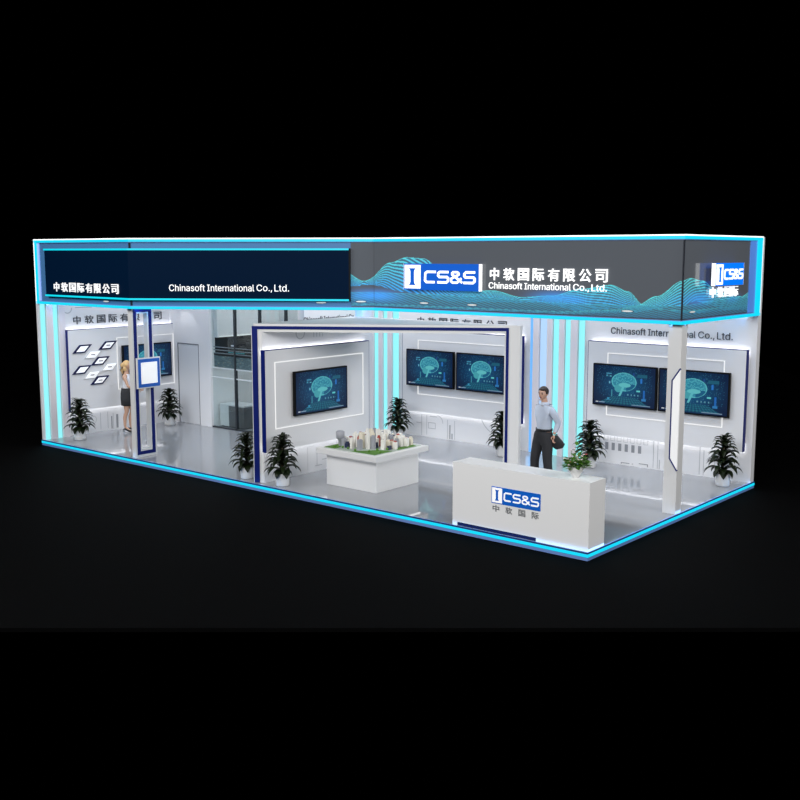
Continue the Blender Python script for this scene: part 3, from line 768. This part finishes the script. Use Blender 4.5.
dlogo(C_l, 0); dlogo(S_l, 1); dlogo(A_l, 2, 0, .021); dlogo(S_l, 3)
for i, ch in enumerate(CN4):
    x = .757 + i * .232
    put('character', text_mesh(ch, x, x + .118, .335, .435, .008, .012, .001), M['desk_text'], dk)

# ------------------------------------------------------------------ table with the city model
tb = thing('model_table', 'white display table with a wide overhanging top', 'table', (-5.3, 1.435, 0))
MB().box(-.6, .6, -.59, .59, 0, .585, .006).build('base', M['white'], tb)
MB().box(-.72, .72, -.735, .735, .585, .685, .008).build('top', M['white'], tb)
MB().box(-.63, .63, -.62, .62, .567, .583).build('light_strip', mat('soft_white_light', (.2, .2, .2, 1), .5, em=(1, 1, 1, 1), es=2.2), tb)
cm = thing('city_model', 'miniature city of white towers on small green lawns', 'model', (-5.3, 1.435, .685))
MB().box(-.62, .62, -.64, .64, .0, .008).build('base_board', M['plaza'], cm)
for pl in ([(-.61, -.63), (-.35, -.63), (-.42, -.30), (-.61, -.25)], [(.02, -.63), (.60, -.63), (.60, -.15), (.36, -.25), (.2, -.48)], [(.45, .05), (.61, .0), (.61, .5), (.5, .55)], [(-.25, .4), (.1, .35), (.15, .62), (-.3, .62)], [(.2, .2), (.4, .1), (.42, .3)]):
    MB().prism(pl, .006, 'z', .008).build('lawn', M['lawn'], cm)
random.seed(21)
placed = []
def tower(x, y, w, d_, h_, m, roof=None):
    b = MB(); b.box(x - w / 2, x + w / 2, y - d_ / 2, y + d_ / 2, .008, .008 + h_)
    if random.random() < .5: b.box(x - w / 3, x + w / 3, y - d_ / 3, y + d_ / 3, .008 + h_, .02 + h_ + random.random() * .02)
    o = b.build('tower', M[m], cm)
    if roof: MB().box(x - w * .3, x + w * .3, y - d_ * .3, y + d_ * .3, .008 + h_, .03 + h_).build('roof', M[roof], o)
tries = 0
while len(placed) < 84 and tries < 9000:
    tries += 1
    x = random.uniform(-.52, .52); y = random.uniform(-.45, .56)
    w = random.uniform(.035, .085); d_ = random.uniform(.035, .085)
    if x > .1 and y < -.3 + (x - .1) * .6: continue
    if x < -.36 and y < -.28: continue
    if any(abs(x - a) < (w + c) / 2 + .008 and abs(y - b_) < (d_ + e) / 2 + .008 for a, b_, c, e in placed): continue
    placed.append((x, y, w, d_))
    hmax = .31 if (abs(x) < .38 and abs(y) < .35) else .2
    h_ = random.uniform(.09, hmax)
    m = random.choices(['b_white', 'b_cream', 'b_grey', 'b_blue', 'b_red'], [11, 4, 2.2, 1.3, .6])[0]
    if m in ('b_blue', 'b_red'): h_ *= .7
    rf = random.choices([None, 'b_blue', 'b_red', 'b_grey'], [7, 1.4, 1.6, 1])[0]
    tower(x, y, w, d_, h_, m, rf)
# round drum tower and a few model trees
MB().lathe([(.035, .008), (.035, .12), (.075, .15), (.08, .27), (.06, .285), (0, .29)], -.47, -.36, 18).build('drum_tower', M['b_grey'], cm, True)
for k in range(22):
    x = random.uniform(-.58, .58); y = random.uniform(-.6, .6)
    if any(abs(x - a) < c / 2 + .02 and abs(y - b_) < e / 2 + .02 for a, b_, c, e in placed): continue
    MB().ball((x, y, .03), .022, 1, 1, 1.1, 8).build('tree', M['leaf_fresh'], cm, True)

# ------------------------------------------------------------------ potted plants
def make_plant():
    r = thing('potted_plant', 'plant', 'plant')
    MB().lathe([(0, 0), (.108, 0), (.125, .02), (.13, .22), (.128, .235), (.112, .235), (.11, .21)], n=28).build('pot', M['pot'], r, True)
    MB().lathe([(.111, .205), (0, .212)], n=20).build('soil', M['soil'], r)
    MB().tube([(0, 0, .2), (.01, 0, .45), (0, .01, .86)], [.022, .018, .01]).build('stem', M['stem'], r, True)
    rnd = random.Random(11); b = MB()
    def leaf(z, az, L, up, w):
        d_ = Vector((math.cos(az), math.sin(az), 0)); sd = Vector((-d_.y, d_.x, 0)); n = 8; pr = None
        x_ = .012; zz = z; an = up
        for k in range(n + 1):
            t_ = k / n
            c = d_ * x_ + Vector((0, 0, zz)); hw = w * max(.06, math.sin(PI * min(1, t_ * .9 + .10)) ** .8) * (1 if k < n else .05)
            fold = Vector((0, 0, hw * .4))
            cur = (b.bm.verts.new(c - sd * hw + fold), b.bm.verts.new(c), b.bm.verts.new(c + sd * hw + fold))
            if pr:
                b.bm.faces.new((pr[0], pr[1], cur[1], cur[0])); b.bm.faces.new((pr[1], pr[2], cur[2], cur[1]))
            pr = cur; x_ += L / n * math.cos(an); zz += L / n * math.sin(an); an -= 2.05 / n * (.45 + 1.15 * t_)
    tiers = [(.29, 10, .42, .50, .056), (.37, 10, .38, .75, .055), (.46, 10, .34, .60, .052), (.54, 10, .34, .75, .050), (.63, 9, .29, .75, .048), (.71, 9, .27, .85, .045), (.78, 8, .24, .85, .042), (.83, 8, .21, 1.0, .038), (.86, 5, .14, 1.35, .030)]
    for z, n, L, up, w in tiers:
        o_ = rnd.random() * 6.28
        for k in range(n):
            leaf(z + rnd.uniform(-.025, .025), o_ + k * 2 * PI / n + rnd.uniform(-.18, .18), L * rnd.uniform(.85, 1.05), up * rnd.uniform(.8, 1.15), w * rnd.uniform(.85, 1.1))
    for k in range(6): leaf(.27, k * 1.05 + .5, .24, .0, .075)
    fo = b.build('foliage', M['leaf'], r, True)
    return r
pl0 = make_plant()
PLANTS = [((-13.33, .55, 0), 1.0, 'dark green potted plant under the slanted plaques, by the far wall strips'), ((-13.42, 3.12, 0), .97, 'dark green potted plant between the far panel and the closed door'),
          ((-7.40, .25, 0), .93, 'dark green potted plant on the outer side of the blue portal edge'), ((-6.43, .24, 0), 1.0, 'dark green potted plant just inside the portal, beside the display table'),
          ((-7.98, 5.34, 0), .97, 'dark green potted plant in the inner corner, behind the city model'), ((-4.95, 5.1, 0), 1.0, 'dark green potted plant half hidden by the inner portal post'),
          ((-2.98, 5.25, 0), 1.0, 'dark green potted plant behind the flower bowl'), ((-.3, 5.36, 0), 1.0, 'dark green potted plant at the open end of the back wall')]
for i, (lc, s, lb) in enumerate(PLANTS):
    if i == 0: o = pl0; o.location = lc; o.rotation_euler = (0, 0, .3); o['label'] = lb; o['group'] = 'potted plants round the booth'
    else: o = dup(pl0, lc, .3 + i * 1.37, lb, 'potted plants round the booth', (s, s, s))

# flower bowl on the desk
fb = thing('flower_bowl', 'white tapered bowl of small pale flowers and green leaves on the desk', 'flower bowl', (-.37, .27, DH))
MB().lathe([(0, 0), (.045, 0), (.05, .01), (.08, .06), (.118, .165), (.110, .165), (.07, .07), (0, .05)], n=28).build('bowl', M['pot'], fb, True)
rnd = random.Random(4); b = MB(); st = MB(); pos = []
for k in range(230):
    a_ = rnd.random() * 6.28; rr = .17 * math.sqrt(rnd.random()); zz = .14 + rnd.random() * .22 * (1 - rr / .24) + (.12 if rnd.random() < .16 and rr < .09 else 0)
    c = Vector((rr * math.cos(a_), rr * math.sin(a_), zz)); d_ = Vector((math.cos(a_ + rnd.uniform(-1, 1)), math.sin(a_ + rnd.uniform(-1, 1)), rnd.uniform(-.2, .8))).normalized()
    sd = d_.cross(Vector((0, 0, 1))).normalized(); L = rnd.uniform(.05, .105); w_ = L * .34
    up = sd.cross(d_) * .008
    v = [c, c + d_ * L * .5 - sd * w_ + up, c + d_ * L, c + d_ * L * .5 + sd * w_ + up]; b.face([tuple(q_) for q_ in v])
b.build('foliage', M['leaf_fresh'], fb)
for k in range(26):
    a_ = rnd.random() * 6.28; rr = rnd.uniform(.03, .20); zz = .2 + rnd.random() * .24 * (1.1 - rr / .3)
    c = (rr * math.cos(a_), rr * math.sin(a_), zz); st.tube([(c[0] * .3, c[1] * .3, .12), (c[0] * .8, c[1] * .8, zz * .7), c], .003, 5)
    f_ = MB()
    for j in range(5):
        t_ = j * 2 * PI / 5; f_.ball((c[0] + .011 * math.cos(t_), c[1] + .011 * math.sin(t_), c[2]), .010, 1, 1, .55, 8)
    f_.build('blossom', M['petal_red' if k % 9 == 4 else 'petal'], fb, True)
st.build('stems', M['leaf_fresh'], fb)

# ------------------------------------------------------------------ meeting room furniture seen through the glass
cb = thing('low_cabinet', 'low pale cabinet with a grey end inside the glass room', 'cabinet', (-12.36, 3.82, 0))
MB().box(0, .31, 0, .5, .03, .53).build('body', M['cab_light'], cb)
MB().box(.31, .86, .01, .5, .03, .53).build('end_unit', M['cab_grey'], cb)
MB().box(-.01, .87, -.01, .51, .53, .56).build('top', M['cab_light'], cb)
MB().box(.02, .84, .03, .48, 0, .03).build('plinth', M['mullion'], cb)
mt = thing('oval_table', 'oval glass meeting table behind the glass wall', 'table', (-10.55, 4.45, 0))
pts = [(.95 * math.cos(2 * PI * k / 36), .5 * math.sin(2 * PI * k / 36)) for k in range(36)]
MB().prism(pts, .03, 'z', .72).build('table_top', mat('pale_glass_top', rgb(205, 220, 220), .1), mt)
MB().box(-.35, .35, -.2, .2, 0, .72).build('pedestal', M['cab_grey'], mt)

# ------------------------------------------------------------------ people
def skin_mesh(name, nodes, edges, sub=2):
    names = list(nodes); me = bpy.data.meshes.new(name)
    me.from_pydata([nodes[n][0] for n in names], [(names.index(a), names.index(b)) for a, b in edges], [])
    o = bpy.data.objects.new(name, me); COL.objects.link(o)
    md = o.modifiers.new('s', 'SKIN'); md.use_smooth_shade = True
    sv = me.skin_vertices[0].data if me.skin_vertices else None
    if sv is None:
        bm = bmesh.new(); bm.from_mesh(me); bm.verts.layers.skin.verify(); bm.to_mesh(me); bm.free(); sv = me.skin_vertices[0].data
    for i, n in enumerate(names):
        rr = nodes[n][1]; sv[i].radius = rr if isinstance(rr, tuple) else (rr, rr); sv[i].use_root = (i == 0)
    if sub: sm = o.modifiers.new('u', 'SUBSURF'); sm.levels = sub; sm.render_levels = sub
    dg = bpy.context.evaluated_depsgraph_get(); dg.update()
    out = bpy.data.meshes.new_from_object(o.evaluated_get(dg))
    bpy.data.objects.remove(o); bpy.data.meshes.remove(me)
    for p in out.polygons: p.use_smooth = True
    return out
def join_mesh(name, meshes):
    bm = bmesh.new()
    for m in meshes: bm.from_mesh(m)
    me = bpy.data.meshes.new(name); bm.to_mesh(me); bm.free()
    for p in me.polygons: p.use_smooth = True
    return me
# local frame of a figure: +x = its own left, -y = its front, z up
def chain(nodes, edges, pre, pts):
    prev = pre
    for n, p, r in pts:
        nodes[n] = (p, r)
        if prev: edges.append((prev, n))
        prev = n
def head_mesh(c, turn, s=1.0, tilt=0.0):
    """head with brow, nose, lips, chin and ears; c = centre, turned about z"""
    b = MB(); b.ball((0, 0, 0), 1, .076 * s, .094 * s, .112 * s, 20)
    for v in b.bm.verts:
        x, y, z = v.co
        if z < 0: k = 1 - .30 * (-z / (.112 * s)); v.co.x *= k; v.co.y = y * (1 - .12 * (-z / (.112 * s))) - .008 * s * (-z / (.112 * s))
        if y < -.05 * s and -.03 * s < z < .02 * s and abs(abs(x) - .03 * s) < .016 * s: v.co.y += .007 * s
    b.ball((0, -.098 * s, -.015 * s), .014 * s, .8, 1.1, 1.6, 8)
    b.ball((0, -.088 * s, -.095 * s), .02 * s, 1.1, .8, .8, 8)
    for k in (-1, 1): b.ball((k * .076 * s, .005 * s, -.008 * s), .02 * s, .4, .8, 1.4, 8)
    me = b.mesh('head', True)
    me.transform(Matrix.Translation(c) @ Matrix.Rotation(turn, 4, 'Z') @ Matrix.Rotation(tilt, 4, 'X'))
    return me
def at_head(mb, c, turn, tilt=0.0):
    bmesh.ops.transform(mb.bm, matrix=Matrix.Translation(c) @ Matrix.Rotation(turn, 4, 'Z') @ Matrix.Rotation(tilt, 4, 'X'), verts=mb.bm.verts); return mb
def hand(base, d_, side, curl=0.5, s=1.0):
    """palm and five fingers from a wrist point; d_ = pointing direction; side = palm-width direction"""
    d_ = Vector(d_).normalized(); side = Vector(side).normalized(); nrm = d_.cross(side).normalized(); ms = []
    base = Vector(base)
    n, e = {}, []
    chain(n, e, None, [('w', base, .027 * s), ('p1', base + d_ * .045 * s, (.022 * s, .038 * s)), ('p2', base + d_ * .085 * s, (.016 * s, .038 * s))])
    ms.append(skin_mesh('palm', n, e, 1))
    for k, (o_, L) in enumerate(((-.03, .07), (-.01, .082), (.01, .076), (.03, .06))):
        a_ = base + d_ * .08 * s + side * o_ * s; n, e = {}, []
        b_ = a_ + (d_ * .9 + nrm * curl * .4).normalized() * L * .5 * s; c_ = b_ + (d_ * .6 + nrm * curl).normalized() * L * .5 * s
        chain(n, e, None, [('a', a_, .010 * s), ('b', b_, .009 * s), ('c', c_, .007 * s)]); ms.append(skin_mesh('f', n, e, 1))
    a_ = base + d_ * .03 * s - side * .03 * s; n, e = {}, []
    b_ = a_ + (d_ * .6 - side * .7).normalized() * .035 * s; c_ = b_ + (d_ * .9 + nrm * .3).normalized() * .03 * s
    chain(n, e, None, [('a', a_, .012 * s), ('b', b_, .011 * s), ('c', c_, .008 * s)]); ms.append(skin_mesh('t', n, e, 1))
    return ms

def world_dir(v): return v
# man: stands behind the desk, body turned to the open front
MANP = Vector((-2.90, 3.42, 0))
er = Vector((.848, .530, 0)); ec = Vector((.530, -.848, 0))
fwd = (-.80 * er + .60 * ec).normalized()
man = thing('person', 'man in pale blue shirt and charcoal trousers standing behind the desk, looking aside', 'person', MANP, math.atan2(fwd.y, fwd.x) + PI / 2)
HC = Vector((0, -.03, 1.66))
n, e = {}, []
chain(n, e, None, [('pel', (0, 0, .93), (.15, .11)), ('waist', (0, .015, 1.08), (.135, .10)), ('chest', (0, .02, 1.28), (.155, .115)), ('neck0', (0, .02, 1.45), (.07, .065)), ('neck1', (0, 0, 1.54), .055), ('hd', (0, -.02, 1.62), .06)])
for s_, t_ in ((1, 'l'), (-1, 'r')):
    fx_ = .02 if s_ > 0 else -.10
    chain(n, e, 'pel', [(t_ + 'hip', (s_ * .10, 0, .86), .10), (t_ + 'kn', (s_ * .125, -.02 + fx_ * .8, .49), .06), (t_ + 'an', (s_ * .14, .01 + fx_, .09), .042), (t_ + 'toe', (s_ * .16, -.15 + fx_, .035), .035)])
chain(n, e, 'chest', [('lsh', (.185, .02, 1.40), .062), ('lel', (.22, .155, 1.14), .045), ('lwr', (.212, .07, .93), .03)])
chain(n, e, 'chest', [('rsh', (-.185, .02, 1.40), .062), ('rel', (-.235, .10, 1.13), .045), ('rwr', (-.2, .06, .93), .03)])
parts = [skin_mesh('body', n, e, 2), head_mesh(HC, .42, 1.03)]
parts += hand((.212, .07, .93), (-.05, .03, -1), (0, 1, 0), .5)
parts += hand((-.2, .06, .93), (.1, -.02, -1), (0, 1, 0), .5)
body = put('body', join_mesh('body', parts), M['skin'], man)
n, e = {}, []
chain(n, e, None, [('hem', (0, .005, .93), (.16, .125)), ('waist', (0, .01, 1.02), (.168, .13)), ('mid', (0, .015, 1.12), (.165, .125)), ('chest', (0, .02, 1.29), (.172, .135)), ('top', (0, .02, 1.43), (.13, .095)), ('nk', (0, .012, 1.485), (.068, .066))])
chain(n, e, 'chest', [('lsh', (.19, .02, 1.385), .078), ('lm', (.215, .09, 1.26), .066), ('lel', (.222, .155, 1.14), .06), ('lf', (.215, .12, 1.03), .05), ('lwr', (.212, .075, .955), .042)])
chain(n, e, 'chest', [('rsh', (-.19, .02, 1.385), .078), ('rm', (-.215, .06, 1.26), .064), ('rel', (-.237, .10, 1.13), .058), ('rwr', (-.202, .064, .95), .042)])
put('shirt', skin_mesh('shirt', n, e, 2), M['shirt'], man)
cl = MB(); cl.lathe([(.086, 1.452), (.090, 1.462), (.072, 1.512), (.066, 1.51), (.068, 1.46)], 0, .012, 20); cl.build('collar', M['shirt'], man, True)
n, e = {}, []
chain(n, e, None, [('pel', (0, 0, .93), (.182, .15)), ('wst', (0, .01, 1.04), (.178, .14))])
for s_, t_ in ((1, 'l'), (-1, 'r')):
    fx_ = .02 if s_ > 0 else -.10
    chain(n, e, 'pel', [(t_ + 'hip', (s_ * .10, fx_ * .3, .80), (.118, .128)), (t_ + 'kn', (s_ * .125, -.02 + fx_ * .8, .48), (.088, .092)), (t_ + 'an', (s_ * .14, .015 + fx_, .09), (.076, .08)), (t_ + 'hem', (s_ * .142, .015 + fx_, .04), (.074, .08))])
put('trousers', skin_mesh('trousers', n, e, 2), M['trouser'], man)
bt = MB(); bt.lathe([(.165, .985), (.178, .987), (.178, 1.025), (.165, 1.027)], 0, 0, 28)
for v in bt.bm.verts: v.co.y = v.co.y * .80 + .008
bt.build('belt', M['black'], man, True)
for s_ in (1, -1):
    n, e = {}, []; fx_ = .02 if s_ > 0 else -.10
    chain(n, e, None, [('h', (s_ * .14, .03 + fx_, .04), .045), ('m', (s_ * .15, -.08 + fx_, .04), (.045, .042)), ('t', (s_ * .16, -.19 + fx_, .03), (.036, .03))])
    put('shoe', skin_mesh('shoe', n, e, 1), M['black'], man)
hb = MB(); hb.ball((0, .02, .038), 1, .092, .10, .102, 18)
for v in list(hb.bm.verts):
    if v.co.y < -.035 and v.co.z < .055: v.co.y = -.035 + (v.co.y + .035) * .1
    if v.co.z < -.03 and v.co.y < .03: v.co.z = -.03
hb.ball((.01, -.055, .085), .045, 1.35, .8, .65, 10)
at_head(hb, HC, .42).build('hair', M['hair_dark'], man, True)
for k in (-1, 1):
    at_head(MB().ball((k * .031, -.087, .006), .011, 1.1, .6, .7, 8), HC, .42).build('eye', M['eye'], man, True)
    at_head(MB().box(k * .031 - .017, k * .031 + .017, -.096, -.088, .024, .031), HC, .42).build('eyebrow', M['hair_dark'], man)
at_head(MB().ball((0, -.089, -.055), .02, 1.2, .5, .35, 8), HC, .42).build('lips', M['lips'], man, True)
# the dark folded jacket / bag in his hand: a thing of its own
ml = Vector((math.cos(man.rotation_euler[2]), math.sin(man.rotation_euler[2]), 0)); mb_ = Vector((-ml.y, ml.x, 0))
bp_ = MANP + ml * .245 + mb_ * .13 + Vector((0, 0, .0))
bag = thing('bag', 'floppy black bag held at the hip of the standing man', 'bag', (bp_.x, bp_.y, .66), man.rotation_euler[2])
bag.scale = (.74, .8, .82)
b = MB(); b.prism([(-.11, .05), (-.02, -.0), (.13, .04), (.18, .13), (.10, .21), (.0, .30), (-.06, .32), (-.13, .24)], .09, 'y', -.045)
bmesh.ops.bevel(b.bm, geom=list(b.bm.edges), offset=.02, segments=2, affect='EDGES', profile=.5)
bmesh.ops.rotate(b.bm, verts=b.bm.verts, cent=(0, 0, 0), matrix=Matrix.Rotation(.5, 3, 'Z'))
b.build('pouch', M['bag'], bag, True)
b = MB(); b.tube([(-.09, 0, .29), (-.06, 0, .33), (-.02, 0, .33), (.0, 0, .28)], .01, 8); b.build('handle', M['black'], bag, True)

# woman: beside the slotted pillar, seen from her right
WP = Vector((-13.36, 1.87, 0))
er2 = Vector((.575, .818, 0)); ec2 = Vector((.818, -.575, 0)); fw2 = (.93 * er2 + .36 * ec2).normalized()
wo = thing('person', 'blond woman in white sleeveless top, black skirt and heels, half behind the slotted pillar', 'person', WP, math.atan2(fw2.y, fw2.x) + PI / 2)
HW = Vector((0, -.03, 1.575))
n, e = {}, []
chain(n, e, None, [('pel', (0, .02, .93), (.135, .11)), ('waist', (0, 0, 1.08), (.105, .085)), ('chest', (0, -.01, 1.25), (.125, .105)), ('neck0', (0, .01, 1.385), (.055, .05)), ('neck1', (0, -.005, 1.455), .042), ('hd', (0, -.02, 1.52), .05)])
for s_, t_, kx, fx_ in ((1, 'l', -.06, -.06), (-1, 'r', -.015, .03)):
    chain(n, e, 'pel', [(t_ + 'hip', (s_ * .075, .02, .84), .092), (t_ + 'kn', (s_ * .065, kx + fx_ * .5, .50), .052), (t_ + 'cf', (s_ * .06, .025 + fx_, .36), .048), (t_ + 'an', (s_ * .055, .03 + fx_, .13), .03), (t_ + 'toe', (s_ * .06, -.11 + fx_, .03), .025)])
chain(n, e, 'chest', [('lsh', (.15, .0, 1.345), .045), ('lel', (.2, -.03, 1.09), .035), ('lwr', (.12, -.2, 1.0), .024)])
chain(n, e, 'chest', [('rsh', (-.15, .01, 1.345), .045), ('rel', (-.185, -.10, 1.10), .034), ('rwr', (-.11, -.30, 1.02), .024)])
parts = [skin_mesh('body', n, e, 2), head_mesh(HW, 0, .93)]
parts += hand((.12, -.2, 1.0), (-.5, -.6, -.1), (0, 0, 1), .4, .9) + hand((-.11, -.30, 1.02), (.5, -.6, .05), (0, 0, 1), .4, .9)
put('body', join_mesh('body', parts), M['skin_tan'], wo)
n, e = {}, []
chain(n, e, None, [('b0', (0, .015, .92), (.135, .11)), ('b', (0, .01, 1.0), (.132, .108)), ('w', (0, 0, 1.08), (.118, .098)), ('c', (0, -.012, 1.25), (.14, .122)), ('s', (0, 0, 1.35), (.13, .07)), ('n', (0, .005, 1.39), (.07, .06))])
put('sleeveless_top', skin_mesh('top', n, e, 2), M['top_white'], wo)
sk = MB(); sk.lathe([(.12, 1.05), (.138, 1.05), (.162, .92), (.168, .82), (.158, .64), (.15, .64)], 0, .01, 28)
for v in sk.bm.verts: v.co.y = v.co.y * .86
sk.build('skirt', M['trouser'], wo, True)
for s_, fx_ in ((1, -.06), (-1, .03)):
    n, e = {}, []
    chain(n, e, None, [('h', (s_ * .056, .045 + fx_, .10), .033), ('m', (s_ * .058, -.04 + fx_, .06), .034), ('b', (s_ * .06, -.11 + fx_, .027), .032), ('t', (s_ * .06, -.17 + fx_, .018), .016)])
    sh = put('shoe', skin_mesh('shoe', n, e, 1), M['black'], wo)
    MB().tube([(s_ * .056, .06 + fx_, .09), (s_ * .056, .062 + fx_, 0)], [.016, .006], 8).build('heel', M['black'], sh)
hb = MB(); hb.ball((0, .022, .03), 1, .083, .095, .096, 18)
for v in list(hb.bm.verts):
    if v.co.y < -.03 and v.co.z < .05: v.co.y = -.03 + (v.co.y + .03) * .1
hb.tube([(0, .09, .05), (0, .14, .0), (0, .145, -.1), (0, .12, -.2)], [.035, .045, .04, .015], 10)
hb.ball((-.0, .05, -.06), 1, .075, .06, .09, 12)
at_head(hb, HW, 0).build('hair', M['hair_blond'], wo, True)
for k in (-1, 1): at_head(MB().ball((k * .03, -.081, .006), .012, 1.1, .6, .7, 8), HW, 0).build('eye', M['eye'], wo, True)
at_head(MB().ball((0, -.083, -.05), .018, 1.2, .5, .4, 8), HW, 0).build('lips', M['lips'], wo, True)

# ------------------------------------------------------------------ lights
def area(name, loc, target, sx, sy, power, col=(1, 1, 1), spread=None):
    l = bpy.data.lights.new(name, 'AREA'); l.shape = 'RECTANGLE'; l.size = sx; l.size_y = sy; l.energy = power; l.color = col
    if spread: l.spread = math.radians(spread)
    o = bpy.data.objects.new(name, l); COL.objects.link(o); o.location = loc
    d_ = Vector(target) - Vector(loc); o.rotation_euler = d_.to_track_quat('-Z', 'Y').to_euler(); return o
def along(name, a, b, z, down, power, col, width=.05):
    """long thin light following a strip from plan point a to b; down = direction it shines"""
    a = Vector((a[0], a[1], z)); b = Vector((b[0], b[1], z)); m_ = (a + b) / 2
    l = bpy.data.lights.new(name, 'AREA'); l.shape = 'RECTANGLE'; l.size = (b - a).length; l.size_y = width; l.energy = power; l.color = col
    o = bpy.data.objects.new(name, l); COL.objects.link(o); o.location = m_
    x = (b - a).normalized(); zax = -Vector(down).normalized(); zax = (zax - x * zax.dot(x)).normalized(); y = zax.cross(x)
    o.rotation_euler = Matrix((x, y, zax)).transposed().to_euler(); return o
for x, y, sx, sy, p in ((-12.2, 1.8, 3.0, 3.0, 60), (-8.9, 2.9, 2.6, 1.2, 30), (-8.0, 4.7, 2.4, 1.8, 49), (-5.0, 4.4, 3.2, 2.4, 70), (-1.6, 4.4, 2.8, 2.4, 58), (-10.9, 4.7, 2.2, 1.6, 38)):
    area('ceiling_panel_light', (x, y, 4.38), (x, y, 0), sx, sy, p)
area('added_fill_light', (3.0, -13.0, 9.5), (-3.5, 2.0, .5), 9, 5, 1950)  # unseen fill lamps, added to brighten the desk and booth fronts
area('added_fill_light', (-11.0, -11.0, 9.5), (-9.5, 2.0, 1.0), 9, 5, 1150)
area('added_fill_light', (12.0, 2.0, 9.0), (-2.0, 3.5, .8), 5, 8, 1300)
BL = (.16, .5, 1.0)
for a, b in zip(PL, PL[1:]):
    dd = (Vector(b) - Vector(a)).normalized(); inn = Vector((-dd.y, dd.x))
    a2 = Vector(a) + inn * .2; b2 = Vector(b) + inn * .2
    along('fascia_glow', a2, b2, H0 - .0, (inn.x, inn.y, -.4), 2.2 * (b2 - a2).length, BL, .04)
along('edge_glow', (-13.9, -.004), (0, -.004), .022, (0, 1, -.5), 3.5, BL, .02)
along('edge_glow', (.004, 0), (.004, 5.9), .022, (-1, 0, -.5), 2.2, BL, .02)
def vglow(loc, direction, power, col=BL, h=4.0):
    l = bpy.data.lights.new('strip_glow', 'AREA'); l.shape = 'RECTANGLE'; l.size = h; l.size_y = .1; l.energy = power; l.color = col
    o = bpy.data.objects.new('strip_glow', l); COL.objects.link(o); o.location = loc
    zax = -Vector(direction).normalized(); x = Vector((0, 0, 1)); y = zax.cross(x); o.rotation_euler = Matrix((x, y, zax)).transposed().to_euler()
vglow((-8.50, 5.84, 2.1), (0, -1, 0), 1.5); vglow((-4.8, 5.84, 2.1), (0, -1, 0), 1.5); vglow((-3.6, 5.84, 2.1), (0, -1, 0), 1.5)
# spot that draws the soft arc on the wall beside the door
sp = bpy.data.lights.new('wall_washer', 'SPOT'); sp.energy = 10; sp.spot_size = math.radians(75); sp.spot_blend = .25; sp.shadow_soft_size = .03
so = bpy.data.objects.new('wall_washer', sp); COL.objects.link(so); so.location = (-13.35, 3.15, 3.2); so.rotation_euler = (Vector((-13.3, 3.65, .6)) - Vector(so.location)).to_track_quat('-Z', 'Y').to_euler()

wd = bpy.data.worlds.new('World'); SC.world = wd; wd.use_nodes = True
wd.node_tree.nodes['Background'].inputs[0].default_value = (0, 0, 0, 1); wd.node_tree.nodes['Background'].inputs[1].default_value = 0.0

# ------------------------------------------------------------------ camera
f, u1, u2v, yh = 1047.6, -860.7, 1287.9, 252.0
def ray(x, y): return Vector(((x - 400) / f, -(y - 400) / f, 1.0))
Xc = -ray(u1, yh).normalized(); Yc = ray(u2v, yh).normalized(); vy = 400 + f * f / (400 - yh); Zc = -ray(400, vy).normalized()
right = Vector((Xc.x, Yc.x, Zc.x)); up = Vector((Xc.y, Yc.y, Zc.y)); fw = Vector((Xc.z, Yc.z, Zc.z))
cam = bpy.data.cameras.new('Camera'); cam.sensor_width = 36; cam.lens = f / 800 * 36; cam.clip_end = 200
co = bpy.data.objects.new('Camera', cam); COL.objects.link(co)
mw = Matrix((right, up, -fw)).transposed().to_4x4(); mw.translation = CAM; co.matrix_world = mw
SC.camera = co
SC.view_settings.view_transform = 'Standard'; SC.view_settings.look = 'None'; SC.view_settings.gamma = 1.0; SC.view_settings.exposure = 0.0
SC.view_settings.use_curve_mapping = False
SC.cycles.max_bounces = 8; SC.cycles.transparent_max_bounces = 12
